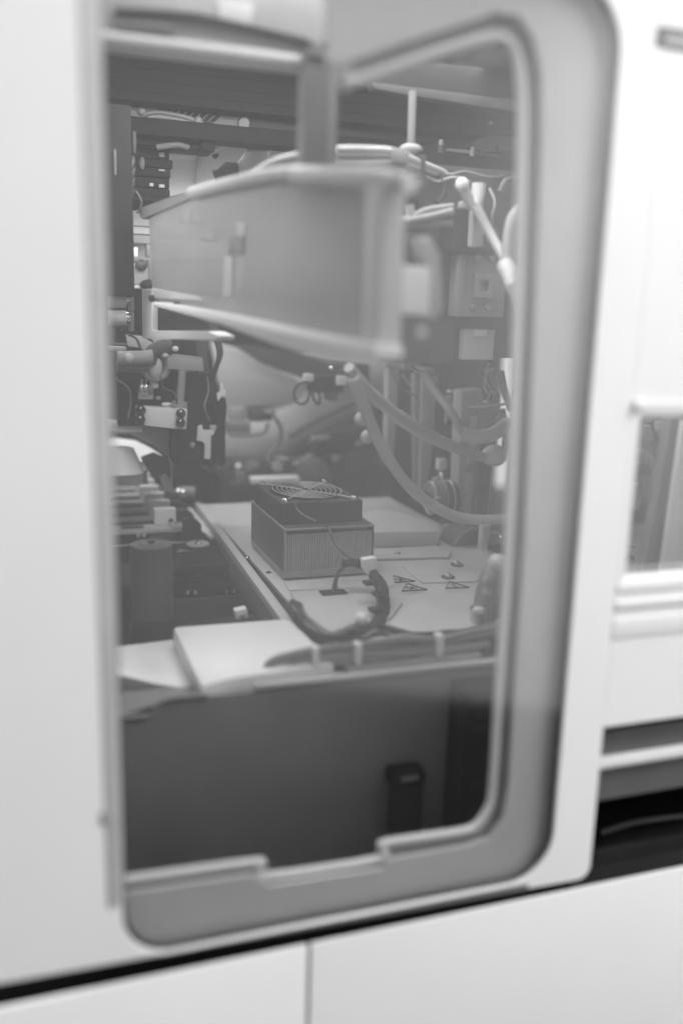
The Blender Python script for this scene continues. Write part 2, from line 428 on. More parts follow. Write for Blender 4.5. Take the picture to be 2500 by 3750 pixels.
# ---- overhead: duct behind the pane, diagonal rails, gantry beam, dark hood
duct = T('overhead_duct', 'pale grey overhead duct with a bright lower edge at the top left inside the window', 'duct')
Yd = 0.16
z0, z1 = P(760, 205, Yd).z, P(760, -200, Yd).z
MB().box(-0.02, P(1262, 200, Yd).x, Yd, Yd + .05, z0 + .006, z1, bev=.003).build('duct_body', LIGHT, duct)
MB().tube([V((-0.02, Yd - .003, z0 + .003)), V((P(1130, 250, Yd).x, Yd - .003, z0 + .003))], 0.0052, 10, 1).build('bottom_edge', OFFW, duct)
MB().tube([P(420, 42, Yd - .004), P(700, 62, Yd - .004), P(930, 110, Yd - .004), P(1130, 158, Yd - .004)], .0032).build('seam_cable', BLACK, duct)
MB().tube([P(420, 92, Yd - .004), P(560, 100, Yd - .004), P(640, 118, Yd - .004)], .003).build('seam_cable', MID, duct)
for x in (650, 688, 735): MB().box(*BX(x, 22, x + 22, 62, Yd - .004, .006), bev=.001).build('tab', LIGHT, duct)
MB().box(*BX(800, 0, 930, 85, Yd - .003, .006), bev=.002).build('label_plate', OFFW, duct)

hood = T('dark_hood', 'dark grey hood panel behind the slanting rails under the window corner', 'panel')
poly('hood_panel', RUBBER, hood, [(1270, 305), (1700, 150), (1960, 60), (1990, 420), (1480, 345), (1360, 325)], 0.42, 0.02)
poly('hood_edge', DARK, hood, [(1360, 300), (1990, 380), (1990, 425), (1480, 345), (1370, 325)], 0.40, 0.018)

beam = T('gantry_beam', 'long dark horizontal gantry beam spanning the upper chamber', 'beam')
Yb = 0.62
za, zb = P(760, 228, Yb).z, P(760, 395, Yb).z
MB().box(-0.04, 1.2, Yb, Yb + .07, zb, za, bev=.002).build('beam_body', RUBBER, beam)
for f in (.2, .45, .7): MB().box(-0.04, 1.2, Yb - .002, Yb, zb + (za - zb) * f, zb + (za - zb) * f + .002).build('beam_groove', BLACK, beam)
zc, zd_ = P(920, 408, Yb + .03).z, P(920, 468, Yb + .03).z
MB().box(-0.04, P(925, 430, Yb).x, Yb + .03, Yb + .06, zd_, zb - .001, bev=.001).build('lower_flange', GREY, beam)
MB().box(P(930, 430, Yb).x, 1.2, Yb + .03, Yb + .06, zd_, zb - .001, bev=.001).build('lower_flange', DARK, beam)
MB().box(-0.04, 1.2, Yb + .02, Yb + .06, P(920, 515, Yb).z, zd_ - .001, bev=.001).build('under_rail', BLACK, beam)
sl = None
for i in range(9):
    x = 560 + i * 27
    pr = MB().prism(G([(x + 28, 396 + i * 2), (x + 44, 398 + i * 2), (x + 12, 430 + i * 2), (x - 8, 428 + i * 2)], Yb + .0285), (0, .003, 0))
    pr.build('vent_slot', BLACK, beam)
MB().cyl(P(895, 452, Yb + .028), P(895, 452, Yb + .024), .009, .007, 20).build('rivet', ALU, beam)

# ---- blurred hanging post and hose clips
post = T('hanging_post', 'grey square hanging post in front of the gantry beam', 'post')
Yp = 0.14
box('post_body', MID, post, BX(1114, 205, 1205, 640, Yp, .02), .002)
box('post_flange', GREY, post, BX(1200, 205, 1238, 640, Yp + .001, .02), .002)
box('post_cap', MID, post, BX(1125, 176, 1228, 214, Yp - .003, .022), .002)
box('clip', DARK, post, BX(1128, 150, 1160, 178, Yp - .002, .01), .001)
box('clip', DARK, post, BX(1185, 152, 1205, 178, Yp - .002, .01), .001)

rod = T('hanging_rod', 'thin pale vertical rod hanging from the dark hood', 'rod')
MB().tube([P(1508, 335, .36), P(1503, 535, .36)], .0042, 10, 1).build('rod_shaft', MID, rod)
MB().ball(P(1503, 545, .36), .008, (1.6, 1, .7)).build('rod_foot', GREY, rod)

# ================================================================== the moving arm: tapered cover running back to the left
arm = T('transport_arm', 'blurred pale sheet metal transport arm cover running back to the left', 'arm')
A1 = P(1345, 1000, 0.05); A0 = P(560, 1000, 0.50)
an = (A1 - A0).cross(V((0, 0, 1))).normalized()
if an.y > 0: an = -an
def GA(pts, off=0.0): return [PP(x, y, A0 + an * off, an) for x, y in pts]
MB().prism(GA([(545, 800), (700, 712), (880, 668), (1040, 640), (1370, 655), (1370, 1290), (1180, 1245), (900, 1185), (560, 1105)]), -an * 0.012, 0.001).build('cover_plate', PLAST, arm)
MB().tube(GA([(705, 706), (880, 664), (1040, 636), (1180, 636)], .004), 0.0062, 10).build('top_flange', LIGHT, arm)
MB().tube(GA([(1090, 648), (1300, 652), (1500, 668)], .004), [.009, .0085, .007], 10).build('top_flange', LIGHT, arm)
MB().prism(GA([(560, 1105), (800, 1148), (990, 1192), (1220, 1240), (1375, 1262), (1372, 1312), (1340, 1324), (1200, 1322), (1090, 1290), (990, 1256), (800, 1185), (560, 1120)], .02), -an * 0.024, .004).build('bottom_flange', WHITE, arm)
MB().prism(GA([(1332, 668), (1405, 668), (1385, 1275), (1318, 1275)], .012), -an * .02, .004).build('end_flange', LIGHT, arm)
MB().prism(GA([(520, 1058), (556, 1058), (556, 1210), (760, 1212), (800, 1230), (790, 1246), (522, 1240)], -.012), -an * .02, .001).build('end_bracket', OFFW, arm)
MB().prism(GA([(548, 1090), (640, 1120), (760, 1180), (780, 1215), (548, 1212)], -.02), -an * .01, 0).build('end_recess', BLACK, arm)
MB().prism(GA([(556, 1055), (720, 1085), (740, 1100), (560, 1092)], .002), -an * .014, .001).build('end_web', LIGHT, arm)
for x, y in ((557, 1093), (575, 1112), (648, 1118)): MB().ball(PP(x, y, A0 + an * .004, an), .0042).build('bolt', BLACK, arm)
MB().prism(GA([(505, 765), (715, 690), (715, 720), (520, 802)], .003), -an * .01, 0).build('back_rib', MID, arm)
for q in ([(652, 770), (700, 765), (700, 815), (655, 818)], [(705, 800), (740, 800), (740, 818), (705, 818)], [(735, 856), (790, 856), (790, 880), (735, 880)]):
    MB().prism(GA(q, .0006), -an * .002, .0002).build('sensor', GREY, arm)
MB().prism(GA([(838, 866), (892, 866), (892, 935), (838, 935)], .0012), -an * .004, .0004).build('connector', MID, arm)
MB().prism(GA([(868, 815), (898, 815), (898, 865), (868, 865)], .0008), -an * .004, .0002).build('connector', LIGHT, arm)
MB().prism(GA([(822, 940), (852, 940), (850, 1085), (818, 1085)], .001), -an * .004, .0004).build('light_bar', LIGHT, arm)

tag_ = T('bright_label_block', 'bright square label block beside the end of the transport arm', 'block')
box('block_face', WHITE, tag_, BX(1388, 972, 1576, 1152, .065, .012), .003)
poly('side_bracket', LIGHT, tag_, [(1535, 870), (1575, 862), (1612, 935), (1622, 1130), (1600, 1165), (1565, 1165), (1575, 985), (1540, 930)], .082, .015, .002)
MB().cyl(P(1543, 1215, .085), P(1543, 1215, .1), .006, seg=20).build('block_foot', LIGHT, tag_)

hos = T('hose_bundle', 'pale curved hoses arching over the top of the transport arm', 'hose bundle')
for i, (o, c) in enumerate(((0, 0), (14, 26), (30, 50))):
    tube('hose', [LIGHT, MID, GREY][i], hos, [(1235, 548 + c, .3), (1330, 548 + c, .3), (1440, 556 + c * .8, .32), (1520, 590 + c * .5, .36), (1640, 640 + c * .3, .42)], .0042)
tube('hose', TUBE, hos, [(930, 640, .3), (1010, 595, .28), (1085, 575, .27), (1120, 570, .27)], .0045)
tube('hose', LIGHT, hos, [(960, 650, .3), (1030, 612, .28), (1100, 600, .27)], .0035)
box('hose_clamp', GREY, hos, BX(1425, 540, 1500, 600, .31, .02), .004)
box('hose_clamp', DARK, hos, BX(1480, 560, 1560, 650, .36, .02), .004)

# ================================================================== upper right: motor head and connectors
hd = T('motor_head', 'dark blurred motor head with square plate on the right of the arm', 'motor')
Yh = 0.36
box('head_body', DARK, hd, BX(1440, 610, 1960, 1310, Yh + .05, .10), .004)
box('motor_block', BLACK, hd, BX(1660, 765, 1732, 920, Yh, .04), .002)
box('motor_block', BLACK, hd, BX(1450, 720, 1535, 800, Yh + .02, .03), .002)
box('motor_block', DARK, hd, BX(1440, 850, 1530, 960, Yh + .02, .03), .002)
box('motor_shelf', BLACK, hd, BX(1620, 905, 1900, 935, Yh + .01, .04), .002)
pl = box('square_plate', GREY, hd, BX(1668, 935, 1850, 1160, Yh + .015, .02), .002)
box('plate_rib', GREY, hd, BX(1672, 930, 1700, 1160, Yh + .008, .008), .002)
bq = BX(1735, 1005, 1810, 1090, Yh + .008, .005)
MB().plate(rect(bq[0], bq[1], bq[4], bq[5]), [rect(bq[0] + .007, bq[1] - .007, bq[4] + .007, bq[5] - .007)], bq[2], bq[3], .0008).build('square_boss', GREY, hd)
for x, y in ((1745, 942), (1800, 945), (1728, 1125), (1785, 1127)): screw(hd, P(x, y, Yh + .014), .0048, 'Y', mt=GREY)
box('pale_label', LIGHT, hd, BX(1693, 1205, 1808, 1318, Yh + .03, .012), .002)
box('pale_label', OFFW, hd, BX(1735, 1208, 1782, 1232, Yh + .027, .006), .001)
box('under_block', DARK, hd, BX(1420, 1160, 1660, 1330, Yh + .04, .03), .002)

fit = T('tube_fitting', 'bright branching tube fitting above the motor head', 'fitting')
Yt = .33
tube('branch', TUBE, fit, [(1690, 682, Yt), (1712, 725, Yt), (1730, 755, Yt)], .0062)
tube('branch', OFFW, fit, [(1752, 672, Yt), (1748, 715, Yt), (1738, 750, Yt)], .0075)
MB().ball(P(1690, 676, Yt - .003), .0075).build('plug', OFFW, fit)
box('fitting_body', LIGHT, fit, BX(1690, 735, 1772, 765, Yt, .012), .003)
box('fitting_leg', LIGHT, fit, BX(1728, 765, 1772, 905, Yt + .01, .012), .003)
hz = T('drain_hose', 'pale hose dropping from the branching fitting to a bright sleeve at the window edge', 'hose')
tube('hose_run', LIGHT, hz, [(1740, 755, Yt - .01), (1790, 850, Yt - .02), (1835, 930, Yt - .04), (1870, 1010, Yt - .06)], .0052)
tube('sleeve', OFFW, hz, [(1845, 965, .26), (1866, 1005, .25), (1885, 1060, .24)], .0085)
tube('hose_run', TUBE, hz, [(1880, 1040, .24), (1905, 1130, .23), (1920, 1260, .22), (1925, 1420, .22)], .0075)
tube('hose_run', GREY, hz, [(1858, 980, .26), (1860, 880, .27), (1880, 790, .28), (1930, 740, .3)], .0065)

gr = T('gripper_fingers', 'three pale finger shaped tubes in front of the dark motor block', 'gripper')
for a in ([(1435, 812, .33), (1500, 800, .33), (1560, 772, .33), (1655, 758, .33)], [(1440, 820, .325), (1520, 805, .325), (1600, 788, .325), (1655, 775, .325)], [(1445, 828, .33), (1540, 824, .33), (1650, 818, .33)]):
    tube('finger', GREY, gr, a, .0042)
tube('finger', LIGHT, gr, [(1498, 750, .33), (1502, 780, .33), (1505, 800, .33)], .0045)
box('finger_base', MID, gr, BX(1420, 790, 1460, 835, .33, .015), .002)

top = T('manifold_bar', 'dark manifold bar with a bright metal strip and small cap at the upper right', 'manifold')
Ym = .62
box('manifold_body', DARK, top, BX(1560, 545, 1960, 620, Ym, .05), .003)
box('manifold_block', MID, top, BX(1752, 525, 1815, 552, Ym - .01, .03), .002)
box('manifold_block', MID, top, BX(1826, 525, 1920, 552, Ym - .01, .03), .002)
tube('metal_strip', OFFW, top, [(1632, 549, Ym - .012), (1690, 554, Ym - .012), (1735, 558, Ym - .012)], .0022)
tube('metal_strip', STEEL, top, [(1735, 558, Ym - .012), (1780, 566, Ym - .012), (1820, 572, Ym - .012)], .0025)
MB().cyl(P(1613, 532, Ym - .02), P(1613, 518, Ym - .02), .0034, seg=14).ball(P(1613, 519, Ym - .02), .0034).build('cap', OFFW, top)
MB().cyl(P(1613, 560, Ym - .02), P(1613, 533, Ym - .02), .0048, seg=14).build('cap_base', MID, top)
MB().cyl(P(1726, 572, Ym - .02), P(1729, 545, Ym - .02), .0034, seg=14).ball(P(1729, 546, Ym - .02), .0034).build('cap', OFFW, top)
for x, y, r in ((1640, 684, .006), (1795, 450, .003)): MB().ball(P(x, y, Ym - .03), r, (1, .5, .9)).build('stud', LIGHT, top)
poly('manifold_hump', MID, top, [(1725, 525), (1780, 495), (1850, 492), (1960, 520), (1960, 530), (1725, 530)], Ym, .03)

# ================================================================== upper left background
col = T('black_column', 'black vertical column just inside the left edge of the window', 'column')
Yc = 0.52
box('column_body', BLACK, col, BX(380, 380, 488, 1085, Yc, .05), .002)
box('column_plate', MID, col, BX(420, 545, 428, 640, Yc - .003, .004), .001)
box('column_rib', DARK, col, BX(488, 480, 500, 560, Yc, .03), .001)

cc = T('cable_carrier', 'black cable carrier with a loop of pale cables on top near the left edge', 'cable carrier')
Yk = .66
box('carrier_body', BLACK, cc, BX(500, 470, 745, 540, Yk, .05), .004)
box('carrier_end', BLACK, cc, BX(738, 438, 790, 552, Yk - .01, .05), .003)
for i in range(5):
    tube('cable', [LIGHT, MID, LIGHT, GREY, MID][i], cc, [(515, 445 + i * 7, Yk - .004 - i * .002), (560, 412 + i * 8, Yk - .01), (640, 420 + i * 8, Yk - .01), (710, 440 + i * 7, Yk - .01), (745, 462 + i * 5, Yk - .004)], .0032)
MB().ball(P(520, 408, Yk - .012), .005).build('cable_clip', LIGHT, cc)
MB().ball(P(727, 444, Yk - .012), .006).build('cable_clip', LIGHT, cc)
tube('cable', GREY, cc, [(575, 540, Yk), (650, 530, Yk - .004), (690, 540, Yk)], .004)

cs = T('connector_stack', 'stack of black connectors with small white windows under the cable carrier', 'connector stack')
Ys = .68
for i, (y0, y1, x1) in enumerate(((545, 580, 622), (580, 612, 634), (614, 648, 626), (650, 688, 622), (690, 718, 624))):
    box('connector', BLACK, cs, BX(496, y0, x1, y1, Ys + (i % 2) * .004, .05), .002)
for x, y, w, h in ((594, 566, 20, 17), (594, 623, 22, 6), (594, 681, 20, 12), (556, 676, 14, 12)):
    box('connector_window', OFFW, cs, BX(x - w / 2, y - h / 2, x + w / 2, y + h / 2, Ys - .002, .003), .0003)
MB().ball(P(522, 598, Ys - .004), .005, (.7, .7, 1.6)).build('led', GREY, cs)

br = T('folded_bracket', 'pale folded sheet metal bracket with a bright bent edge below the beam', 'bracket')
Ye = .80
poly('bracket_web', OFFW, br, [(618, 552), (740, 548), (735, 700), (620, 720)], Ye, .004)
poly('bracket_top', WHITE, br, [(618, 548), (700, 535), (770, 520), (712, 582), (622, 576)], Ye - .006, .004)
poly('bracket_side', WHITE, br, [(742, 560), (860, 505), (905, 508), (905, 555), (870, 592), (830, 590), (798, 620), (778, 625), (790, 662), (780, 690), (730, 700)], Ye - .004, .004)
poly('bracket_cut', DARK, br, [(776, 625), (828, 592), (872, 594), (880, 650), (845, 668), (794, 664)], Ye + .004, .002)
poly('bracket_flange', LIGHT, br, [(905, 555), (1000, 553), (1010, 640), (880, 672), (870, 598)], Ye + .008, .004)
MB().tube(G([(728, 700), (734, 620), (748, 572), (790, 545), (855, 508)], Ye - .008), .0046, 8).build('bent_edge', WHITE, br)
poly('bracket_hole', DARK, br, [(776, 566), (805, 563), (795, 580), (785, 582)], Ye - .0055, .001, 0)
b2 = T('angled_plate', 'pale angled plate with a clipped corner left of the hanging post', 'plate')
poly('plate_face', WHITE, b2, [(985, 560), (1028, 512), (1110, 516), (1110, 600), (985, 620)], Ye - .01, .006)
MB().tube(G([(984, 560), (1026, 512)], Ye - .012), .003, 8, 1).build('plate_edge', WHITE, b2)
box('slider', GREY, b2, BX(935, 525, 990, 540, Ye - .012, .012), .004)

rl = T('reagent_shelf', 'grey stacked shelf boxes beside the black column at mid height', 'shelf')
Yr = .78
box('shelf_box', GREY, rl, BX(486, 775, 620, 830, Yr + .01, .04), .001)
box('shelf_box', GREY, rl, BX(486, 831, 575, 858, Yr, .04), .001)
box('shelf_box', MID, rl, BX(486, 861, 572, 892, Yr, .04), .001)
box('shelf_back', LIGHT, rl, BX(440, 880, 900, 1060, Yr + .06, .01), .001)
box('shelf_pillar', MID, rl, BX(538, 894, 562, 940, Yr, .02), .001)
box('shelf_pillar', MID, rl, BX(546, 950, 566, 1050, Yr, .02), .001)
MB().cyl(P(573, 935, Yr - .002), P(570, 898, Yr - .002), .003, .0035, 12).build('glint_pin', CHROME, rl)
box('pale_tab', OFFW, rl, BX(490, 905, 506, 940, Yr, .01), .001)
box('pale_tab', OFFW, rl, BX(556, 933, 576, 942, Yr - .004, .01), .001)
box('pale_tab', OFFW, rl, BX(464, 967, 505, 974, Yr, .01), .001)
box('shelf_front', GREY, rl, BX(478, 976, 545, 1042, Yr, .02), .001)
box('shelf_lip', OFFW, rl, BX(470, 1046, 562, 1056, Yr - .006, .03), .001)
MB().ball(P(518, 970, Yr - .003), .009, (1, 1, .9)).build('knob', DARK, rl)
MB().ball(P(548, 1044, Yr - .008), .010, (1.4, 1, .8)).build('knob', BLACK, rl)
MB().tube(G([(480, 956), (560, 957), (800, 950)], Yr + .055), .0012, 6).build('shelf_wire', MID, rl)

sy = T('syringe_pair', 'two pale horizontal syringe barrels at the left window edge', 'syringes')
for y in (1092, 1165):
    MB().cyl(P(400, y, .55), P(462, y, .55), .0115 if y < 1120 else .009, seg=18).build('barrel', LIGHT, sy)
    MB().cyl(P(462, y, .55), P(476, y, .55), .007, seg=14).build('nozzle', CHROME, sy)
    box('collar', MID, sy, BX(476, y - 22, 492, y + 48, .55, .02), .001)

# ================================================================== left middle: dispenser head
dh = T('dispenser_head', 'black dispenser head with a white screwed block and a thin grey stem', 'dispenser')
Yx = .72
box('head_back', BLACK, dh, BX(430, 1262, 660, 1560, Yx + .05, .05), .003)
box('head_back', BLACK, dh, BX(640, 1360, 775, 1700, Yx + .03, .06), .003)
poly('pale_plate', LIGHT, dh, [(462, 1225), (620, 1240), (620, 1300), (575, 1305), (545, 1303), (520, 1275), (470, 1268)], Yx + .03, .004)
poly('dark_block', BLACK, dh, [(622, 1243), (722, 1246), (722, 1302), (622, 1302)], Yx + .01, .02)
box('side_pillar', DARK, dh, BX(722, 1246, 765, 1370, Yx + .02, .02), .002)
MB().prism(G([(612, 1308), (744, 1320), (748, 1360), (615, 1352)], Yx), (0, .02, 0), .001).build('cross_bar', GREY, dh)
MB().prism(G([(640, 1296), (742, 1310), (745, 1321), (612, 1309)], Yx + .003), (0, .018, 0), .001).build('cross_bar', GREY, dh)
MB().tube(G([(669, 1352), (660, 1480)], Yx + .004), .0056, 12, 1).build('stem', GREY, dh)
MB().cyl(P(659, 1470, Yx + .004), P(657, 1500, Yx + .004), .011, .0115, 16).build('stem_foot', GREY, dh)
blk = MB().prism(G([(530, 1492), (648, 1498), (650, 1494), (688, 1498), (683, 1572), (640, 1570), (530, 1558)], Yx - .01), (0, .03, 0), .0012).build('white_block', OFFW, dh)
for x, y in ((517, 1502), (515, 1535), (663, 1514), (662, 1548)):
    MB().cyl(P(x, y, Yx - .008), P(x, y, Yx - .017), .0072, .0066, 18).build('block_screw', BLACK, blk)
    MB().ball(P(x, y - 6, Yx - .0165), .0024).build('screw_socket', CHROME, blk)
box('block_cheek', MID, dh, BX(502, 1490, 532, 1556, Yx - .006, .02), .001)
box('nozzle_plate', LIGHT, dh, BX(509, 1440, 562, 1462, Yx + .02, .01), .001)
for x in (521, 537, 553):
    MB().cyl(P(x, 1388, Yx + .018), P(x, 1436, Yx + .018), .0012, seg=8).build('pin_wire', STEEL, dh)
    MB().ball(P(x, 1425, Yx + .014), .0052, (.75, .75, 1.6)).build('pin', CHROME if x < 550 else MID, dh)
box('pin_guide', GREY, dh, BX(520, 1345, 560, 1375, Yx + .02, .01), .002)
box('sensor_cube', LIGHT, dh, BX(558, 1400, 582, 1422, Yx + .012, .012), .002)
box('sensor_cube', GREY, dh, BX(575, 1452, 590, 1464, Yx + .012, .012), .001)
MB().ball(P(612, 1481, Yx + .02), .005, (1.6, .6, .6)).build('glint_cap', OFFW, dh)
MB().ring(P(570, 1340, Yx + .01), .018, .005, 'Y').build('coil_ring', GREY, dh)
MB().ball(P(568, 1345, Yx + .006), .011, (1, .6, 1.5)).build('coil_core', LIGHT, dh)
box('coil_housing', MID, dh, BX(582, 1305, 608, 1372, Yx + .012, .02), .002)
MB().tube(G([(545, 1330), (560, 1290), (600, 1270), (622, 1275)], Yx + .004), .011, 10).build('hump_hose', DARK, dh)
MB().tube(G([(430, 1312), (490, 1312), (560, 1306)], Yx - .02), .010, 12).build('cross_tube', GREY, dh)
MB().ball(P(474, 1312, Yx - .032), .007).build('tube_collar', LIGHT, dh)
MB().tube(G([(430, 1340), (500, 1342), (548, 1340)], Yx - .01), .008, 12).build('cross_tube', MID, dh)
box('rear_block', BLACK, dh, BX(440, 1285, 530, 1302, Yx - .01, .02), .002)
MB().tube(G([(470, 1225), (500, 1240), (515, 1275)], Yx - .012), .0018, 6).build('wire', DARK, dh)
for x, y in ((617, 1262), (643, 1277), (606, 1298)): MB().ball(P(x, y, Yx), .0042, (1.2, .6, .9)).build('glint_stud', OFFW, dh)
MB().box(*BX(400, 1270, 464, 1284, .6, .02), bev=.001).build('pale_arm', LIGHT, dh)

ck = T('dark_cable_loom', 'dark curved cable loom dropping beside the dispenser head', 'cable')
for i, o in enumerate((0, 9, 18)):
    tube('loom_cable', [BLACK, DARK, BLACK][i], ck, [(790 + o * .4, 1240, Yx + .05), (803 + o * .4, 1290, Yx + .04), (795, 1340, Yx + .04), (778 + o * .3, 1380, Yx + .04), (776 + o * .4, 1440, Yx + .04), (782 + o, 1500, Yx + .04)], .0036)
poly('loom_block', BLACK, ck, [(772, 1510), (790, 1480), (812, 1455), (828, 1458), (832, 1500), (826, 1560), (828, 1700), (770, 1700)], Yx + .05, .03)
poly('loom_tag', OFFW, ck, [(806, 1398), (818, 1405), (820, 1425), (828, 1430), (826, 1452), (812, 1452), (800, 1472), (795, 1440), (808, 1434)], Yx + .03, .004)
wb = T('white_hook_bracket', 'small white hook shaped bracket on the black block', 'bracket')
poly('hook_plate', OFFW, wb, [(726, 1560), (742, 1556), (745, 1575), (788, 1575), (785, 1592), (775, 1595), (772, 1682), (750, 1680), (752, 1630), (745, 1618), (722, 1614)], Yx + .02, .005)
box('hook_tab', LIGHT, wb, BX(772, 1558, 794, 1574, Yx + .02, .006), .0006)
MB().ball(P(706, 1630, Yx + .028), .0045).build('hook_stud', GREY, wb)

# white round vessel at the left
vs = T('white_vessel', 'white rounded vessel lid at the left edge above the carriers', 'vessel')
Yv = .80
VP = lambda x, y: P(x, y, Yv - .03 + (1722 - y) * .0016)
MB().prism([VP(x, y) for x, y in ((330, 1722), (330, 1612), (420, 1600), (500, 1610), (560, 1640), (600, 1668), (560, 1672), (512, 1692), (532, 1722))], (0, .03, -.03), .006).build('vessel_body', WHITE, vs)
MB().cyl(P(425, 1724, Yv - .02), P(425, 1640, Yv - .02), P(530, 1700, Yv - .02).x - P(425, 1700, Yv - .02).x, P(490, 1700, Yv - .02).x - P(425, 1700, Yv - .02).x, 36).build('vessel_dome', WHITE, vs)
poly('vessel_skirt', GREY, vs, [(330, 1722), (540, 1722), (545, 1775), (330, 1775)], Yv, .05, .001)
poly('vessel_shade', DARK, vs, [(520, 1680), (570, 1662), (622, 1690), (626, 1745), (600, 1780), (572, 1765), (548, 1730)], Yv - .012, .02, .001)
poly('vessel_back_plate', LIGHT, vs, [(420, 1556), (530, 1560), (640, 1575), (632, 1800), (622, 1800), (618, 1675), (560, 1630), (480, 1590), (420, 1586)], Yv + .01, .004)
MB().tube(G([(380, 1552), (440, 1560), (520, 1562)], Yv - .006), .008, 10).build('vessel_pipe', OFFW, vs)
poly('vessel_foot', GREY, vs, [(585, 1745), (610, 1738), (632, 1768), (640, 1805), (600, 1800)], Yv - .02, .01)

# ================================================================== carriers on the left
rk = None
XC = [PZ(x, y, ZD + .004) for x, y in ((575, 1925), (540, 1885), (522, 1855), (505, 1826), (492, 1800), (478, 1775))]
y5, y0 = PZ(490, 1785, ZD).y, PZ(570, 1925, ZD).y
names = ['nearest pale slide carrier in the row with an oval stud and dark window', 'second pale slide carrier from the front of the row', 'third pale slide carrier from the front of the row',
         'fourth pale slide carrier from the front of the row', 'fifth pale slide carrier just before the far end of the row', 'farthest pale slide carrier below the white vessel']
step = (y5 - y0) / 5
car = T('slide_carrier', names[0], 'carrier', 'slide carriers in a row on the left')
xr = PZ(680, 1930, ZD).x
X_b0, X_b1 = PZ(566, 1920, ZD).x, PZ(640, 1910, ZD).x
c0 = y0
MB().box(-0.03, xr, c0 - .007, c0 + .012, ZD - .006, ZD, bev=.0012).build('carrier_strip', LIGHT, car)
MB().box(X_b0, X_b1, c0 + .004, c0 + .018, ZD + .0005, ZD + .025, bev=.0012).build('carrier_block', WHITE, car)
MB().cyl((X_b0 + .025, c0 + .0035, ZD + .006), (X_b0 + .025, c0 + .001, ZD + .006), .004, seg=12).build('block_notch', DARK, car)
MB().prism([(xr - .012, c0 - .024, ZD - .022), (xr + .024, c0 - .024, ZD - .022), (xr + .024, c0 - .024, ZD + .004), (xr + .012, c0 - .024, ZD + .013), (xr - .003, c0 - .024, ZD + .012)], (0, .030, 0), .001).build('end_cap', BLACK, car)
for i in range(1, 6): copy_thing(car, (0, step * i, 0), names[i])
st = MB().cyl((X_b0 + .032, c0 - .012, ZD + .0005), (X_b0 + .032, c0 - .012, ZD + .005), .0125, .0115, 24).build('oval_stud', LIGHT, car)
MB().cyl((X_b0 + .032, c0 - .012, ZD + .0052), (X_b0 + .032, c0 - .012, ZD + .0058), .005, seg=16).build('stud_hole', DARK, st)
MB().box(X_b0 - .052, X_b0 - .018, c0 - .013, c0 + .004, ZD + .0003, ZD + .0008).build('dark_window', DARK, car)
MB().box(-0.03, xr - .004, c0 - .022, c0 - .0072, ZD - .0065, ZD - .0003, bev=.001).build('carrier_apron', LIGHT, car)
rt = T('carrier_tray', 'black tray with a pale front edge under the row of slide carriers', 'tray')
MB().box(-0.03, xr + .03, y0 - .026, y5 + .03, ZD - .05, ZD - .024, bev=.002).build('tray_body', BLACK, rt)
MB().tube([V((-.03, y0 - .027, ZD - .022)), V((xr - .018, y0 - .027, ZD - .022)), V((xr - .012, y0 - .027, ZD - .026)), V((xr - .011, y0 - .027, ZD - .034))], .0013, 8, 3).build('front_edge', LIGHT, rt)
for x in (507, 529): MB().ball(P(x, 1957, y0 - .028), .0045, (.8, .5, 1.3)).build('tray_stud', LIGHT, rt)
kn = T('steel_knob', 'small shiny knob assembly at the far end of the carrier row', 'knob')
yk = .98
MB().cyl(P(655, 1808, yk), P(712, 1808, yk), .013, seg=18).build('knob_body', MID, kn)
for x in (654, 672): MB().ball(P(x, 1804 + (x - 654) * .1, yk - .014), .0075).build('knob_stud', CHROME, kn)
box('knob_base', DARK, kn, BX(660, 1818, 712, 1845, yk - .004, .02), .002)

# ================================================================== dark plate with the round pad, roller and drawer front
dp = T('dark_deck_plate', 'black deck plate carrying a pale round pad left of the rail', 'plate')
zp = ZD - .022
MB().prism(GZ([(640, 1958), (668, 1962), (825, 1955), (890, 2062), (640, 2078)], zp), (0, 0, -.012), .001).build('plate_top', BLACK, dp)
MB().cyl(PZ(727, 1994, zp + .0005), PZ(727, 1994, zp + .0005) + V((0, 0, .0025)), .0175, .0172, 36).build('round_pad', LIGHT, dp)
screw(dp, PZ(727, 1992, zp + .003), .0052)
poly('plate_chip', GREY, dp, [(650, 2020), (662, 2010), (698, 2018), (650, 2024)], .52, .001, 0)
df = T('drawer_front', 'dark ribbed drawer front below the black deck plate', 'drawer')
yq = PZ(760, 2078, zp).y + .02
box('drawer_face', DARK, df, BX(560, 2078, 905, 2128, yq, .02), .001)
box('drawer_recess', BLACK, df, BX(560, 2129, 935, 2190, yq + .004, .03), .001)
box('drawer_sill', DARK, df, BX(560, 2190, 985, 2262, yq - .004, .03), .001)
for x in (732, 824): box('rib', MID, df, BX(x - 5, 2082, x + 5, 2112, yq - .002, .004), .0005)
for x, y in ((689, 2170), (717, 2170), (831, 2166), (858, 2166)): MB().ball(P(x, y, yq + .003), .0026, (.8, .8, 1.3)).build('drawer_pin', LIGHT, df)
ro = T('dark_roller', 'dark upright cylinder in the shadow at the lower left', 'roller')
pc = P(556, 2000, .36)
MB().cyl((pc.x, pc.y, P(556, 2255, .36).z), (pc.x, pc.y, P(556, 1992, .36).z), P(632, 2100, .36).x - P(556, 2100, .36).x, seg=40).build('roller_body', DARK, ro)
MB().cyl((pc.x, pc.y, P(556, 1992, .36).z), (pc.x, pc.y, P(556, 1988, .36).z), .014, seg=24).build('roller_cap', DARK, ro)
MB().cyl((pc.x, pc.y, P(556, 1988, .36).z), (pc.x, pc.y, P(556, 1978, .36).z), .004, seg=16).build('roller_spindle', BLACK, ro)
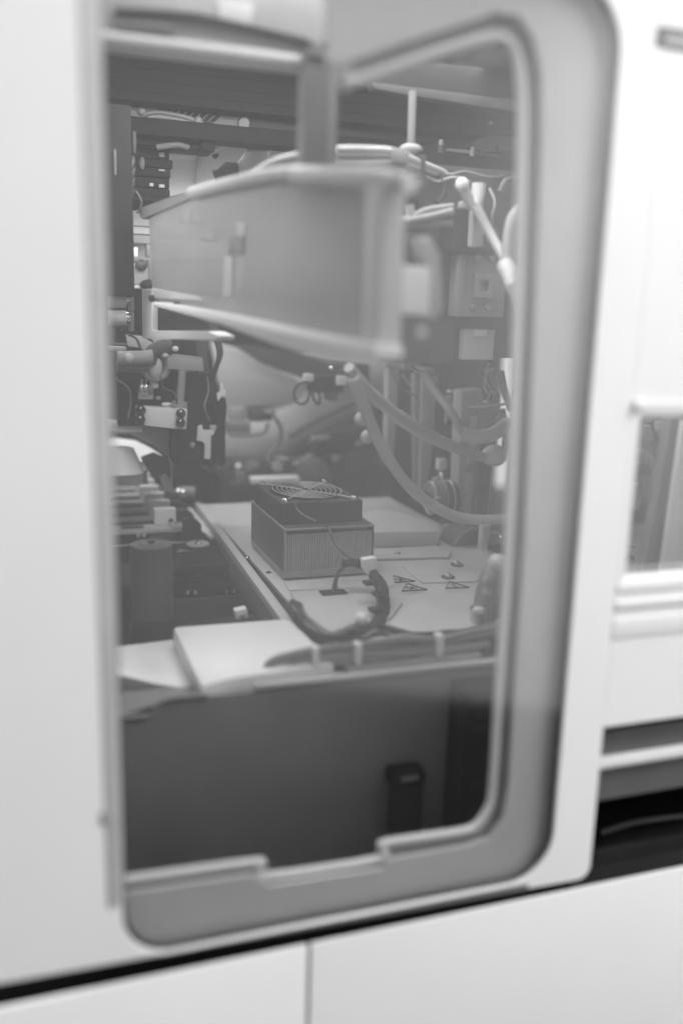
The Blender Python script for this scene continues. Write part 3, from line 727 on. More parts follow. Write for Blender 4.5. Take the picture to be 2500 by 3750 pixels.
MB().cyl((pc.x - .004, pc.y - .01, P(556, 2340, .36).z), (pc.x - .004, pc.y - .01, P(556, 2256, .36).z), .022, seg=30).build('roller_base', BLACK, ro)

# ================================================================== the pale deck on the right of the rail
dk = T('pale_deck', 'pale grey machine deck carrying the finned cooler and warning signs', 'deck')
xr0 = .262
MB().box(xr0 + .012, .62, .16, .93, ZD - .006, ZD - .001, bev=.001).build('deck_sheet', LIGHT, dk)
rail = MB().prism([PZ(x, y, ZD + .002) for x, y in ((716, 1838), (746, 1845), (1110, 2318), (1082, 2338))], (0, 0, -.012), .001).build('deck_rail', LIGHT, dk)
MB().prism([PZ(x, y, ZD - .012) for x, y in ((716, 1862), (740, 1880), (1080, 2345), (1060, 2352))], (0, 0, -.03), .001).build('rail_side', MID, dk)
MB().ball(PZ(905, 2040, ZD + .0), .004, (1, 2, .5)).build('rail_stud', CHROME, dk)
MB().ball(PZ(985, 2105, ZD - .004), .005, (1, 1, 1)).build('rail_stud', BLACK, dk)
slab('rail_side_plate', LIGHT, dk, [(640, 1836), (705, 1862), (800, 1962), (772, 1968), (690, 1905)], ZD - .012, .004, .0006)
slab('raised_block', LIGHT, dk, [(1330, 1872), (1450, 1868), (1602, 1935), (1600, 1946), (1330, 1950)], ZD + .022, .022, .001)
slab('access_cover', LIGHT, dk, [(1470, 2070), (1700, 2052), (1770, 2098), (1740, 2128), (1545, 2132), (1520, 2115)], ZD + .0012, .002, .0004)
slab('deck_step', LIGHT, dk, [(1360, 2010), (1610, 1996), (1650, 2018), (1640, 2036), (1360, 2045)], ZD + .003, .003, .0006)
slab('deck_strip', LIGHT, dk, [(1040, 2128), (1380, 2118), (1440, 2145), (1060, 2160)], ZD + .001, .003, .0006)
slab('front_cover', LIGHT, dk, [(1490, 2222), (1540, 2195), (1900, 2162), (1900, 2290), (1560, 2330), (1420, 2285)], ZD + .004, .006, .001)
slab('front_cover', LIGHT, dk, [(1065, 2165), (1420, 2145), (1470, 2205), (1430, 2260), (1200, 2330), (1120, 2290)], ZD + .0022, .003, .0006)
slab('deck_opening', BLACK, dk, [(1166, 2162), (1255, 2156), (1272, 2172), (1184, 2180)], ZD + .0034, .0006, 0)
for x, y in ((1453, 2031), (1671, 2067), (1638, 2112)):
    c = PZ(x, y, ZD + .0015 if y < 2050 else ZD + .0025)
    MB().cyl(c - V((0, 0, .001)), c + V((0, 0, .0006)), .0086, seg=24).build('washer', DARK, dk)
    screw(dk, c + V((0, 0, .0007)), .005, mt=STEEL)


def warn(pts, kind):
    q = GZ(pts, ZD + .0048 if kind == 'none' else ZD + .0018)
    lift = V((0, 0, .0012)); c = (q[0] + q[1] + q[2]) / 3
    s = MB().tube([p.lerp(c, .08) + lift for p in q], .0010, 4, 1, True)
    base = (q[1] + q[2]) / 2 if kind != 'x' else (q[1] + q[2]) / 2
    f = lambda a, b_: q[0] * (1 - a) + (q[1] * (1 - b_) + q[2] * b_) * a + lift
    if kind == 'bang':
        s.tube([f(.38, .5), f(.74, .5)], .0009, 5, 1); s.ball(f(.86, .5), .0011)
    else:
        for k in range(3):
            a = 2 * math.pi * k / 3 + .5; o = V((math.cos(a), math.sin(a), 0)) * .0042
            s.ring(c + lift + o, .0036, .0005, 'Z', 16, 4)
        s.ring(c + lift, .0026, .0005, 'Z', 14, 4); s.ball(c + lift, .0009)
    return s.build('warning_sign', INK, dk)


# triangles printed on the deck: apex first
warn([(1436, 2110), (1520, 2132), (1443, 2137)], 'bio')
warn([(1488, 2139), (1566, 2163), (1466, 2169)], 'bio')
warn([(1642, 2132), (1720, 2155), (1626, 2159)], 'bang')
warn([(1822, 2130), (1900, 2140), (1810, 2152)], 'bio')

# ================================================================== finned cooler with fan
hs = T('finned_cooler', 'finned metal cooler block topped by a black fan with wire guard', 'cooler')
hx0, hx1, hy0, hy1 = .2905, P(1366, 2020, .45).x, .45, .628
ht = P(1047, 1938, .45).z
hz0 = ZD + .002
MB().box(hx0, hx1, hy0, hy1, hz0, hz0 + .008, bev=.0006).build('base_plate', ALU, hs)
MB().box(hx0, hx0 + .0022, hy0, hy1, hz0 + .008, ht - .002, bev=.0004).build('side_plate', FIN, hs)
MB().box(hx1 - .0022, hx1, hy0, hy1, hz0 + .008, ht - .002, bev=.0004).build('side_plate', FIN, hs)
MB().box(hx0, hx1, hy0 + .002, hy1, ht - .002, ht, bev=.0004).build('top_plate', FIN, hs)
MB().box(hx0, hx1, hy0 - .0008, hy0 + .0018, ht - .0022, ht + .0004, bev=.0005).build('top_edge', ALU, hs)
MB().box(hx0 - .0004, hx0 + .002, hy0, hy1, ht - .0022, ht + .0006, bev=.0005).build('top_edge', ALU, hs)
MB().box(hx0 - .0004, hx0 + .002, hy0 - .0008, hy0 + .0018, hz0 + .008, ht - .0024, bev=.0005).build('front_edge', ALU, hs)
NF = 46; fp = (hx1 - hx0 - .0044) / NF
fin = None
for i in range(NF):
    x = hx0 + .0022 + fp * (i + .5)
    dy = random.uniform(0, .0012)
    if fin is None:
        fin = MB().box(x - fp * .19, x + fp * .19, hy0 + .001, hy1 - .002, hz0 + .008, ht - .0075).build('fin', FINA, hs, smooth=False)
        c = WLOC[fin].copy()
    else:
        dup(fin, (x, c.y + dy, c.z))
MB().box(hx0 + .003, hx1 - .003, hy0 + .02, hy1 - .004, hz0 + .008, ht - .003).build('fin_core', BLACK, hs)
# fan
ft = P(1190, 1838, .47).z
fx0, fx1, fy0 = .2915, P(1324, 1880, .47).x, hy0 + .02
fy1 = PZ(962, 1770, ft).y
fy1 = min(max(fy1, fy0 + .07), hy1)
fcx, fcy = (fx0 + fx1) / 2, (fy0 + fy1) / 2
frx, fry = (fx1 - fx0) * .455, (fy1 - fy0) * .455
fan = MB()
nseg = 40
oc = []
for i in range(nseg):                     # square housing with a round well
    a = 2 * math.pi * i / nseg + math.pi / 4
    cx_, sn_ = math.cos(a), math.sin(a); k = 1 / max(abs(cx_), abs(sn_))
    oc.append((fcx + cx_ * k * (fx1 - fx0) / 2, fcy + sn_ * k * (fy1 - fy0) / 2, fcx + cx_ * frx, fcy + sn_ * fry))
for i in range(nseg):
    p, q = oc[i], oc[(i + 1) % nseg]
    vs_ = [fan.bm.verts.new(v) for v in ((p[0], p[1], ht + .0006), (q[0], q[1], ht + .0006), (q[0], q[1], ft), (p[0], p[1], ft), (p[2], p[3], ft), (q[2], q[3], ft), (p[2], p[3], ht + .001), (q[2], q[3], ht + .001))]
    for f in ((0, 1, 2, 3), (3, 2, 5, 4), (4, 5, 7, 6), (6, 7, 1, 0)): fan.bm.faces.new([vs_[j] for j in f])
fh = fan.build('fan_housing', RUBBER, hs, smooth=False)
MB().cyl((fcx, fcy, ht + .003), (fcx, fcy, ft - .004), .019, seg=28).build('fan_hub', RUBBER, hs)
for k in range(7):
    a = 2 * math.pi * k / 7; b = MB(); t = V((math.cos(a), math.sin(a), 0)); s_ = V((-math.sin(a), math.cos(a), 0)); c_ = V((fcx, fcy, (ht + ft) / 2))
    b.prism([c_ + t * .019 - s_ * .008 - V((0, 0, .006)), c_ + t * .037 - s_ * .004 - V((0, 0, .007)), c_ + t * .036 + s_ * .014 + V((0, 0, .006)), c_ + t * .018 + s_ * .008 + V((0, 0, .006))], (0, 0, .0012)).build('fan_blade', RUBBER, hs)
for k in range(7):
    f = (k + 1.2) / 8.0
    r = MB().tube([V((fcx + frx * 1.02 * f * math.cos(2 * math.pi * i / 44), fcy + fry * 1.02 * f * math.sin(2 * math.pi * i / 44), ft + .0035)) for i in range(44)], .0005, 6, 1, True)
    r.build('guard_ring', WIRE, hs)
for k in range(4):
    a = math.pi / 4 + k * math.pi / 2; d = V((math.cos(a) * frx, math.sin(a) * fry, 0))
    MB().tube([V((fcx, fcy, ft + .0022)) + d * .15, V((fcx, fcy, ft + .0022)) + d * 1.02, V((fcx, fcy, ft + .001)) + d * 1.27], .0009, 6, 2).build('guard_spoke', WIRE, hs)
    screw(hs, V((fcx, fcy, ft + .0005)) + d * 1.33, .0046, h=.7, name='fan_screw')
tube('fan_wire', MID, hs, [(1080, 1838, .464), (1092, 1868, .462), (1125, 1893, .452), (1160, 1908, .448)], .0011, 6)

# ================================================================== cables on and in front of the deck
hn = T('cooler_harness', 'dark braided harness rising from the deck opening in front of the cooler', 'cable harness')
yh = .38
tube('lead', DARK, hn, [(1222, 2168, yh), (1230, 2125, yh), (1246, 2085, yh), (1285, 2058, yh), (1330, 2056, yh)], .0026)
tube('lead', MID, hn, [(1232, 2170, yh), (1234, 2110, yh), (1248, 2080, yh), (1300, 2066, yh)], .002)
tube('lead', DARK, hn, [(1200, 1925, .44), (1226, 1985, .42), (1262, 2030, .39), (1310, 2060, .38)], .0016)
tube('braid', BLACK, hn, [(1250, 2062, yh), (1310, 2062, yh - .005), (1345, 2080, yh - .01), (1380, 2130, yh - .03), (1400, 2190, yh - .06), (1396, 2250, yh - .09), (1365, 2305, yh - .12), (1335, 2330, yh - .14)], [.0045, .005, .006, .0065, .0075, .008, .008, .007], 10)
for i in range(5): tube('strand', [DARK, BLACK, MID, DARK, BLACK][i], hn, [(1300, 2052 + i * 5, yh), (1352 + i * 3, 2085 + i * 2, yh - .014), (1384 + i * 6, 2140, yh - .04), (1398 + i * 7 - 12, 2200, yh - .07), (1390 + i * 6 - 12, 2262, yh - .10), (1352 + i * 9, 2318, yh - .13)], .0025, 6)
poly('white_plug', OFFW, hn, [(1328, 2050), (1376, 2042), (1382, 2062), (1366, 2108), (1348, 2110), (1330, 2085)], yh - .02, .012, .001)
for x, y in ((1360, 2140), (1395, 2180), (1380, 2240)): box('tie', BLACK, hn, BX(x - 22, y - 7, x + 24, y + 7, yh - .06 - (y - 2140) * .0004, .014), .002)
MB().ball(P(1322, 2268, .215), .0075).build('round_clamp', OFFW, hn)

lm = T('front_cable_loom', 'thick grey cable loom tied along the front gutter of the deck', 'cable loom')
yl = .165
for i in range(10):
    o = i * 8; yy = yl + (i % 3) * .006
    w = lambda k: random.uniform(-k, k)
    tube('loom_cable', [GREY, GREY, LIGHT, GREY, MID, GREY, MID, LIGHT, GREY, MID][i], lm, [(720 + o * 1.5, 2600 - o * .5, yy - .012), (890 + o * .9, 2532 - o * .9, yy), (1010, 2474 - o * .85 + w(8), yy), (1160, 2430 - o * .8 + w(5), yy), (1240, 2420 - o * .8 + w(16), yy), (1320, 2412 - o * .7 + w(5), yy), (1470, 2410 - o + w(16), yy), (1613, 2394 - o * .8 + w(4), yy), (1780, 2368 - o * .8 + w(10), yy), (1960, 2340 - o * .8, yy)], [.0026, .0034, .0022, .003][i % 4])
for x, y in ((1160, 2410), (1313, 2398), (1613, 2365)): box('white_tie', OFFW, lm, BX(x - 12, y - 38, x + 12, y + 42, yl - .008, .012), .002)
bl = T('dark_branch_harness', 'dark harness branch sagging from the rail into the front gutter', 'cable harness')
for i in range(4):
    tube('strand', [BLACK, DARK, BLACK, MID][i], bl, [(1072 + i * 9, 2205 + i * 4, .31), (1095 + i * 8, 2262, .27), (1150 + i * 9, 2318 - i * 4, .24), (1210 + i * 4, 2356 - i * 10, .215), (1290, 2325 - i * 8, .21), (1345, 2290 + i * 12, .215)], .004, 8)
for i in range(3):
    tube('strand', [BLACK, DARK, BLACK][i], bl, [(1380, 2290 + i * 8, .215), (1450, 2316 + i * 4, .205), (1560, 2336 - i * 4, .205), (1680, 2330 - i * 6, .21), (1790, 2306 - i * 5, .215), (1940, 2290, .22)], .0042, 8)
for k in range(7):
    a = [random.uniform(-22, 22) for _ in range(6)]
    tube('loose_strand', [DARK, MID, BLACK, GREY][k % 4], bl, [(1090 + a[0], 2230 + a[1] * .5, .29), (1180 + a[2], 2330 + a[3], .23), (1290 + a[1], 2350 + a[4], .2), (1400 + a[3], 2330 + a[0], .2), (1500 + a[5], 2352 + a[2] * .7, .195), (1660 + a[4], 2350 + a[5] * .6, .195)], .0016, 6)
box('harness_joint', BLACK, bl, BX(1290, 2300, 1380, 2345, .2, .02), .005)
box('harness_joint', BLACK, bl, BX(1590, 2318, 1680, 2342, .2, .012), .004)

# braided hose end on the right
bh = T('braided_hose_end', 'grey braided hose end standing at the right front of the deck', 'hose')
tube('hose_body', MID, bh, [(1770, 2290, .24), (1775, 2200, .245), (1795, 2110, .25), (1825, 2050, .26)], [.012, .0125, .012, .010], 14)
tube('hose_body', DARK, bh, [(1810, 2285, .25), (1815, 2200, .255), (1830, 2110, .26), (1850, 2050, .27)], [.012, .0125, .012, .010], 14)
MB().cyl(P(1748, 2278, .235), P(1748, 2225, .235), .0092, .0088, 18).build('metal_ferrule', STEEL, bh)
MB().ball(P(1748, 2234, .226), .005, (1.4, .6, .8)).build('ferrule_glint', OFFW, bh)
MB().ball(P(1820, 2062, .25), .0105).build('white_cap', LIGHT, bh)
for y in (2110, 2150): MB().ball(P(1780, y + 20, .232), .006, (1, .5, 1)).build('braid_patch', GREY, bh)

# ================================================================== front gutter plate, white trays
fpz = T('front_plate', 'dark grey folded front plate with a bright top lip below the deck', 'plate')
MB().prism(G([(380, 2640), (545, 2628), (612, 2566), (900, 2538), (1980, 2424), (1980, 3300), (380, 3420)], .13), (0, .004, 0), .0006).build('plate_face', LOWM, fpz)
MB().tube(G([(930, 2516), (1400, 2466), (1990, 2404)], .131), .0038, 10).build('top_lip', LIGHT, fpz)
MB().tube(G([(380, 2632), (530, 2622), (560, 2606), (612, 2562), (760, 2546)], .129), .0022, 8).build('edge_bead', GREY, fpz)
MB().prism([P(380, 2640, .134), P(612, 2566, .134), P(900, 2538, .134), P(1980, 2424, .134), P(1980, 2424, .134) + V((0, .06, -.012)), P(380, 2600, .134) + V((0, .06, -.012))], (0, 0, -.002)).build('gutter_floor', GREY, fpz)
la = T('black_latch', 'small black latch with a silver mark on the dark front plate', 'latch')
box('latch_body', VOID, la, BX(1436, 2830, 1556, 2882, .105, .02), .002)
box('latch_leg', RUBBER, la, BX(1438, 2884, 1546, 3060, .112, .015), .002)
box('latch_mark', ALU, la, BX(1470, 2846, 1532, 2862, .103, .003), .0008)
bk = T('black_side_unit', 'black ribbed unit behind the lower right corner of the window', 'unit')
box('unit_body', VOID, bk, BX(1690, 2524, 2000, 3080, .09, .035), .002)
for y in (2545, 2640, 2860): box('unit_rib', BLACK, bk, BX(1740, y, 2000, y + 26, .084, .008), .002)
MB().ball(P(1819, 2664, .07), .0028).build('unit_led', OFFW, bk)

ta = T('white_case', 'larger white case with rounded edges in front of the rail', 'case')
MB().prism([PZ(x, y, ZD + .006) for x, y in ((632, 2292), (1050, 2262), (1078, 2275), (1230, 2425), (860, 2478), (735, 2512))], (0, 0, -.024), .006).build('case_shell', WHITE, ta)
tb = T('white_side_tray', 'lower white tray left of the larger white case', 'tray')
MB().prism([PZ(x, y, ZD - .016) for x, y in ((380, 2372), (640, 2340), (742, 2530), (560, 2500), (440, 2472), (380, 2462))], (0, 0, -.034), .002).build('tray_shell', WHITE, tb)
tp = T('white_peg', 'little white peg sticking up behind the larger white case', 'peg')
poly('peg_body', OFFW, tp, [(862, 2238), (905, 2228), (912, 2262), (866, 2272)], .33, .012, .001)
MB().ball(P(889, 2258, .328), .0028).build('peg_hole', MID, tp)

# ================================================================== right background: lift columns, pulley, needle
lc = T('lift_column', 'grey vertical lift column with a slotted front and bracket on the right', 'column')
Yl = .62
MB().prism(G([(1690, 1430), (1765, 1425), (1750, 1780), (1738, 1926), (1680, 1928), (1672, 1918)], Yl), (0, .03, 0), .001).build('column_body', GREY, lc)
poly('column_inset', LIGHT, lc, [(1722, 1525), (1748, 1522), (1734, 1695), (1710, 1697)], Yl - .002, .003)
poly('column_inset', LIGHT, lc, [(1708, 1735), (1733, 1732), (1722, 1890), (1698, 1890)], Yl - .002, .003)
poly('gusset', GREY, lc, [(1750, 1505), (1828, 1498), (1828, 1520), (1770, 1575), (1748, 1590)], Yl - .004, .006)
poly('top_plate', GREY, lc, [(1736, 1435), (1832, 1430), (1830, 1500), (1738, 1500)], Yl - .002, .006)
poly('top_plate', MID, lc, [(1770, 1360), (1810, 1350), (1825, 1440), (1775, 1440)], Yl + .01, .006)
box('clip_block', BLACK, lc, BX(1768, 1418, 1800, 1465, Yl - .012, .008), .001)
for a in ([(1772, 1420), (1782, 1440)], [(1798, 1425), (1788, 1455), (1780, 1462)]): MB().tube(G(a, Yl - .0135), .0016, 6, 1).build('clip_wire', LIGHT, lc)
poly('clip_tab', OFFW, lc, [(1768, 1466), (1782, 1465), (1788, 1477), (1772, 1478)], Yl - .014, .003, .0003)
MB().tube(G([(1765, 1360), (1780, 1385), (1788, 1420)], Yl - .01), .003, 8).build('clip_lead', BLACK, lc)
for x, y in ((1760, 1458), (1814, 1460)): screw(lc, P(x, y, Yl - .004), .006, 'Y', mt=GREY)
poly('column_foot', DARK, lc, [(1640, 1905), (1680, 1930), (1730, 1928), (1728, 1980), (1640, 1975)], Yl + .005, .03)
c_ = T('rear_column', 'slim grey rear column behind the sagging hoses', 'column', 'slim rear columns')
poly('column_body', GREY, c_, [(1420, 1330), (1460, 1335), (1440, 1700), (1412, 1700)], .80, .02)
box('column_cap', GREY, c_, BX(1415, 1318, 1470, 1340, .795, .02), .002)
c_['label'] = 'slim pale rear column left of the dark gap behind the sagging hoses'
c_ = T('rear_column', 'wide pale rear column between the dark gap and the pulley', 'column', 'slim rear columns')
poly('column_body', GREY, c_, [(1545, 1360), (1600, 1380), (1586, 1600), (1560, 1840), (1535, 1840)], .74, .02)
box('column_cap', MID, c_, BX(1530, 1345, 1590, 1368, .735, .02), .002)
poly('column_edge', MID, c_, [(1515, 1370), (1545, 1362), (1535, 1830), (1520, 1830)], .75, .015)
c_ = T('dark_back_column', 'dark flat column behind the rear columns', 'column')
poly('column_body', DARK, c_, [(1460, 1345), (1560, 1350), (1535, 1800), (1400, 1700), (1440, 1560)], .86, .02)
box('column_cap', MID, c_, BX(1475, 1330, 1545, 1356, .85, .02), .001)
nd = T('probe_needle', 'thin bright vertical probe needle at the right of the lift column', 'needle')
MB().tube(G([(1826, 1508), (1818, 1600)], Yl - .03), .0022, 8, 1).build('needle_sleeve', CHROME, nd)
MB().tube(G([(1818, 1600), (1812, 1645)], Yl - .03), .0018, 8, 1).build('needle_neck', STEEL, nd)
MB().tube(G([(1812, 1645), (1800, 1720), (1784, 1880)], Yl - .03), .0008, 6, 1).build('needle_shaft', STEEL, nd)
pu = T('belt_pulley', 'round shiny belt pulley beside the dark drive belt', 'pulley')
pcn = P(1600, 1822, .66)
MB().cyl(pcn + V((-.012, 0, 0)), pcn + V((.005, 0, 0)), .026, seg=36).build('pulley_wheel', MID, pu)
MB().ring(pcn + V((.006, 0, 0)), .0265, .0014, 'X').build('pulley_flange', GREY, pu)
MB().ring(pcn + V((-.013, 0, 0)), .0255, .0014, 'X').build('pulley_flange', ALU, pu)
MB().cyl(pcn + V((-.02, 0, 0)), pcn + V((-.012, 0, 0)), .010, seg=20).build('pulley_hub', DARK, pu)
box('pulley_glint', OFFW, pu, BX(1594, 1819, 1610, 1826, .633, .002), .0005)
pc2 = P(1648, 1825, .64)
MB().cyl(pc2 + V((-.004, 0, 0)), pc2 + V((.004, 0, 0)), .028, seg=36).build('second_wheel', BLACK, pu)
MB().ring(pc2 + V((-.005, 0, 0)), .028, .0014, 'X').build('pulley_flange', ALU, pu)
db = T('drive_belt', 'dark vertical drive belt with spring tensioner beside the lift column', 'belt')
poly('belt_strap', BLACK, db, [(1632, 1440), (1662, 1436), (1640, 1900), (1622, 1880)], .69, .006)
poly('belt_strap', DARK, db, [(1660, 1430), (1690, 1428), (1665, 1900), (1645, 1900)], .70, .004)
box('tension_block', LIGHT, db, BX(1606, 1682, 1634, 1722, .672, .014), .001)
for i in range(6): MB().ring(P(1618, 1730 + i * 5, .676), .0052, .0009, 'Z', 14, 5).build('spring_coil', STEEL, db)
box('tension_foot', GREY, db, BX(1592, 1752, 1618, 1764, .672, .014), .001)
MB().cyl(P(1603, 1752, .672), P(1603, 1743, .672), .004, seg=12).build('tension_bolt', GREY, db)
box('belt_clip', GREY, db, BX(1655, 1685, 1664, 1722, .665, .006), .0006)
box('belt_clip', GREY, db, BX(1656, 1756, 1666, 1794, .662, .006), .0006)
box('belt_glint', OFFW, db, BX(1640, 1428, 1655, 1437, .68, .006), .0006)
poly('pointed_tab', GREY, db, [(1634, 1450), (1652, 1445), (1650, 1520), (1628, 1555)], .68, .004)
mo = T('stepper_motor', 'dark round motor with a steel shaft nut at the lower right', 'motor')
mc = P(1740, 2025, .56)
MB().cyl(mc, mc + V((0, .05, 0)), .040, seg=40).build('motor_can', DARK, mo)
MB().ring(mc, .038, .003, 'Y').build('motor_rim', MID, mo)
MB().cyl(P(1736, 2030, .555), P(1736, 2030, .54), .0095, .0085, 20).build('shaft_nut', STEEL, mo)
MB().ball(P(1736, 2030, .538), .005).build('shaft_end', CHROME, mo)
box('motor_bracket', LIGHT, mo, BX(1760, 1925, 1790, 2090, .53, .012), .001)
box('motor_box', BLACK, mo, BX(1780, 1990, 1900, 2055, .53, .03), .001)
poly('motor_cover', MID, mo, [(1780, 1985), (1800, 1955), (1860, 1965), (1900, 1990), (1900, 1996), (1782, 1994)], .53, .03)
screw(mo, P(1835, 1970, .528), .004, 'Y')
MB().cyl(P(1625, 1950, .62), P(1650, 1950, .62), .014, seg=18).build('idler', GREY, mo)
box('idler_post', GREY, mo, BX(1636, 1970, 1655, 2020, .6, .012), .001)

sh = T('sagging_hose', 'pale sagging hose from under the arm to the lift column', 'hose')
tube('hose_run', TUBE, sh, [(1275, 1345, .30), (1330, 1412, .32), (1400, 1480, .36), (1500, 1555, .42), (1620, 1620, .48), (1720, 1660, .52), (1800, 1680, .53)], [.006, .0062, .007, .0085, .0085, .007, .006], 12)
MB().ball(P(1808, 1668, .53), .0155, (1.3, 1, 1)).build('hose_bulb', LIGHT, sh)
tube('hose_run', LIGHT, sh, [(1690, 1590, .53), (1740, 1600, .52), (1800, 1590, .52), (1860, 1550, .53)], .010, 12)
sg = T('long_hose', 'long pale hose drooping across the chamber to the right window edge', 'hose')
tube('hose_run', TUBE, sg, [(1290, 1385, .30), (1325, 1480, .31), (1380, 1610, .33), (1420, 1680, .34), (1490, 1775, .37), (1580, 1850, .40), (1680, 1895, .42), (1780, 1903, .42), (1920, 1895, .42)], [.0072, .0066, .0065, .0065, .0066, .007, .0066, .0064], 12)
for x, y, z_ in ((1320, 1535, .33), (1342, 1600, .34)): MB().ball(P(x, y, z_), .0075).build('hose_barb', LIGHT, sg)
th = T('thin_hose', 'thin grey hose crossing behind toward the lift column', 'hose')
tube('hose_run', GREY, th, [(1540, 1350, .66), (1590, 1430, .64), (1650, 1510, .6), (1690, 1580, .58)], .0062, 10)
tube('hose_run', GREY, th, [(1470, 1370, .78), (1500, 1410, .78), (1560, 1440, .77), (1640, 1478, .7), (1740, 1492, .6), (1860, 1478, .58)], .002, 8)
tube('hose_run', MID, th, [(1830, 1360, .58), (1845, 1430, .58), (1870, 1500, .58)], .006, 8)
tube('hose_run', MID, th, [(1835, 1500, .6), (1850, 1580, .6), (1845, 1660, .6)], .006, 8)

wr = T('loose_wiring', 'thin loose wires looping in front of the dark motor head', 'wiring')
for pts, m_, r_ in (([(1560, 640, .4), (1600, 665, .38), (1660, 650, .37), (1720, 668, .37)], GREY, .0018), ([(1570, 610, .42), (1640, 640, .4), (1700, 630, .4), (1790, 650, .4), (1870, 640, .42)], MID, .0022),
                    ([(1790, 690, .37), (1810, 740, .36), (1800, 800, .36), (1815, 860, .37)], GREY, .0016), ([(1500, 880, .37), (1520, 930, .37), (1515, 980, .38)], MID, .002),
                    ([(1790, 1330, .42), (1775, 1380, .45), (1790, 1420, .5)], GREY, .0016), ([(1450, 1325, .5), (1440, 1370, .55), (1465, 1420, .6), (1530, 1452, .65)], GREY, .0016),
                    ([(1500, 1320, .5), (1510, 1345, .55), (1540, 1360, .6), (1570, 1352, .6)], MID, .0016), ([(1610, 640, .38), (1625, 700, .37), (1600, 745, .36)], BLACK, .0026),
                    ([(1830, 700, .38), (1850, 660, .38), (1900, 650, .4)], MID, .0028)):
    tube('wire', m_, wr, pts, r_, 6)
lw = T('left_wiring', 'thin wires draped behind the dispenser head at the left window edge', 'wiring')
for pts, m_, r_ in (([(440, 1215, .6), (480, 1190, .62), (520, 1225, .66), (560, 1250, .7)], BLACK, .0016), ([(430, 1390, .66), (470, 1420, .68), (480, 1470, .7), (470, 1530, .7)], MID, .0016),
                    ([(760, 1380, .74), (765, 1430, .74), (750, 1490, .73), (770, 1540, .74)], MID, .0016), ([(590, 1380, .7), (600, 1420, .7), (640, 1440, .7), (650, 1480, .7)], DARK, .0014),
                    ([(500, 700, .66), (520, 740, .66), (505, 780, .68)], GREY, .0014), ([(720, 1640, .75), (735, 1700, .76), (790, 1720, .8), (850, 1700, .9)], DARK, .003)):
    tube('wire', m_, lw, pts, r_, 6)

# ================================================================== rear: waste duct, sensor, clutter
wd = T('waste_duct', 'wide pale plastic duct slanting across the back of the chamber', 'duct')
Yw = 1.30
MB().tube([P(915, 1610, Yw), P(1000, 1560, Yw), P(1120, 1480, Yw), P(1260, 1390, Yw), P(1400, 1300, Yw)], .098, 28, 4).ball(P(915, 1610, Yw), .098).build('duct_tube', LIGHT, wd)
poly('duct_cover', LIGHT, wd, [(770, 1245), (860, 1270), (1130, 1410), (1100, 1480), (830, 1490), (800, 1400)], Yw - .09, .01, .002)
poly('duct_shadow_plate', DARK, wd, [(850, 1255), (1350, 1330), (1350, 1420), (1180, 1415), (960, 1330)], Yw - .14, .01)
se = T('duct_sensor', 'dark sensor clip with a looping cable in front of the slanting duct', 'sensor')
ys = 1.10
box('sensor_body', DARK, se, BX(918, 1500, 970, 1545, ys, .03), .004)
box('sensor_plug', BLACK, se, BX(966, 1515, 1000, 1542, ys - .01, .03), .004)
box('sensor_tip', MID, se, BX(1000, 1498, 1012, 1530, ys - .01, .02), .003)
box('sensor_bracket', GREY, se, BX(842, 1490, 905, 1545, ys + .02, .02), .006)
box('sensor_bracket', MID, se, BX(835, 1545, 920, 1590, ys, .03), .004)
tube('sensor_cable', MID, se, [(1008, 1530, ys), (1030, 1570, ys), (1025, 1620, ys), (995, 1660, ys), (985, 1700, ys)], .0045)
tube('sensor_cable', MID, se, [(985, 1550, ys), (965, 1585, ys), (900, 1595, ys), (840, 1592, ys)], .004)
vl = T('hanging_valve', 'dark valve with two wire loops hanging under the arm', 'valve')
yv = .86
box('valve_body', BLACK, vl, BX(1150, 1375, 1260, 1440, yv, .05), .006)
box('valve_cap', LIGHT, vl, BX(1120, 1370, 1152, 1398, yv - .005, .02), .003)
box('valve_cap', LIGHT, vl, BX(1238, 1378, 1272, 1412, yv - .01, .02), .003)
box('valve_stem', DARK, vl, BX(1205, 1435, 1240, 1470, yv, .03), .004)
tube('wire_loop', BLACK, vl, [(1130, 1395, yv), (1090, 1412, yv), (1078, 1450, yv), (1095, 1478, yv), (1125, 1470, yv), (1138, 1420, yv)], .0024)
tube('wire_loop', BLACK, vl, [(1140, 1405, yv), (1150, 1460, yv), (1168, 1480, yv), (1172, 1450, yv), (1160, 1420, yv)], .0024)
MB().ball(P(1215, 1348, yv - .02), .004).build('valve_glint', CHROME, vl)
rr = T('rear_mechanism', 'jumble of grey brackets and a white bar behind the fan', 'mechanism')
yr_ = 1.05
box('white_bar', OFFW, rr, BX(925, 1750, 1100, 1772, yr_, .03), .002)
box('dark_body', DARK, rr, BX(820, 1680, 1400, 1850, yr_ + .12, .04), .004)
box('grey_panel', DARK, rr, BX(1275, 1655, 1370, 1745, yr_ + .09, .01), .003)
poly('rounded_cover', MID, rr, [(1095, 1760), (1105, 1690), (1145, 1665), (1190, 1690), (1225, 1740), (1215, 1765)], yr_ + .05, .03, .004)
for x, y, w, h, mt_ in ((1020, 1710, 34, 30, GREY), (1040, 1683, 40, 14, GREY), (1090, 1700, 16, 18, GREY), (1235, 1680, 20, 24, GREY), (930, 1705, 44, 22, MID), (885, 1760, 34, 60, MID), (1180, 1605, 70, 10, GREY), (1318, 1628, 22, 14, MID), (915, 1715, 30, 20, MID), (880, 1790, 60, 40, DARK)):
    box('bracket_piece', mt_, rr, BX(x - w / 2, y - h / 2, x + w / 2, y + h / 2, yr_ + .03, .02), .003)
MB().cyl(P(874, 1704, yr_ - .02), P(874, 1704, yr_ - .026), .0062, seg=20).build('white_dot', OFFW, rr)
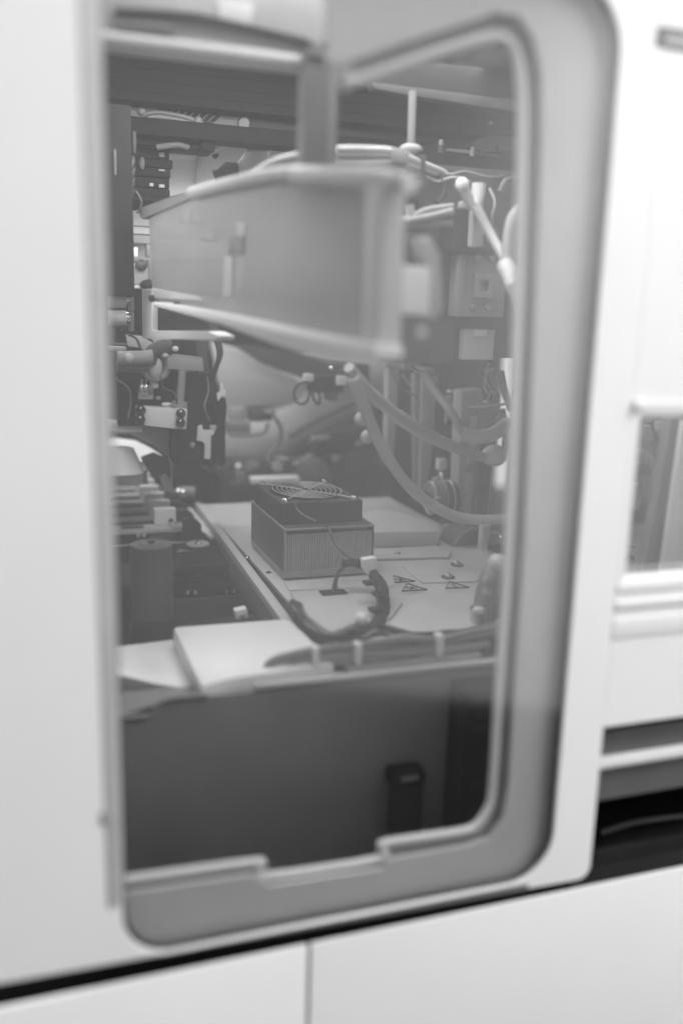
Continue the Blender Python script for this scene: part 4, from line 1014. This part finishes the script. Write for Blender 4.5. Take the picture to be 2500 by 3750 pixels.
tube('dark_bar', DARK, rr, [(1060, 1600, yr_ + .1), (1160, 1540, yr_ + .1), (1300, 1470, yr_ + .1)], .006)
tube('dark_bar', DARK, rr, [(1130, 1640, yr_ + .12), (1230, 1590, yr_ + .12), (1330, 1570, yr_ + .12)], .012)

# ================================================================== behind the right display window
ri = T('side_deck', 'pale side deck with a warning triangle seen through the small right window', 'deck')
yo = .42
zs = P(2330, 2020, yo).z
MB().prism([PZ(x, y, zs) for x, y in ((2260, 1925), (2640, 1918), (2700, 2190), (2200, 2190))], (0, 0, -.01), .001).build('deck_sheet', LIGHT, ri)
q = GZ([(2274, 1994), (2322, 2003), (2278, 2007)], zs + .001)
MB().tube(q, .0006, 4, 1, True).build('warning_sign', INK, ri)
c2 = PZ(2302, 2048, zs + .001)
screw(ri, c2, .007, mt=STEEL)
sp_ = T('slanted_partition', 'pale slanted partition with a dark edge behind the small right window', 'panel')
poly('partition_face', WHITE, sp_, [(2500, 1540), (2720, 1540), (2720, 2110), (2418, 2110)], .14, .006)
poly('partition_edge', MID, sp_, [(2462, 1500), (2500, 1500), (2418, 2110), (2350, 2110), (2385, 1930)], .15, .012)
rb = T('tubing_cluster', 'grey tubes hanging in the dark behind the small right window', 'tubing')
tube('tube_run', GREY, rb, [(2300, 1670, .3), (2340, 1660, .3), (2375, 1680, .3), (2388, 1710, .3)], .006)
tube('tube_run', MID, rb, [(2375, 1540, .3), (2405, 1660, .3), (2425, 1800, .3), (2430, 1960, .3)], .006)
tube('tube_run', GREY, rb, [(2366, 1560, .29), (2372, 1590, .29), (2380, 1610, .29)], .0045)
tube('tube_run', GREY, rb, [(2330, 1770, .3), (2326, 1820, .3), (2318, 1865, .3)], .006)
poly('pale_clip', LIGHT, rb, [(2410, 1545), (2450, 1540), (2440, 1580), (2425, 1592), (2412, 1575)], .28, .01, .002)
box('drum', MID, rb, BX(2250, 1700, 2395, 1745, .33, .03), .008)
box('dark_box', DARK, rb, BX(2250, 1850, 2390, 1918, .50, .03), .003)

# ------------------------------------------------------------------ put every Empty at the base of its thing
for o in THINGS:
    pts = []
    kids = [c for c in bpy.data.objects if c.parent == o]
    for k in kids:
        for v in k.bound_box: pts.append(V(v) + k.location)
    if not pts: continue
    lo = V([min(p[i] for p in pts) for i in range(3)]); hi = V([max(p[i] for p in pts) for i in range(3)])
    b = V(((lo.x + hi.x) / 2, (lo.y + hi.y) / 2, lo.z))
    o.location = b
    for k in kids: k.location = k.location - b
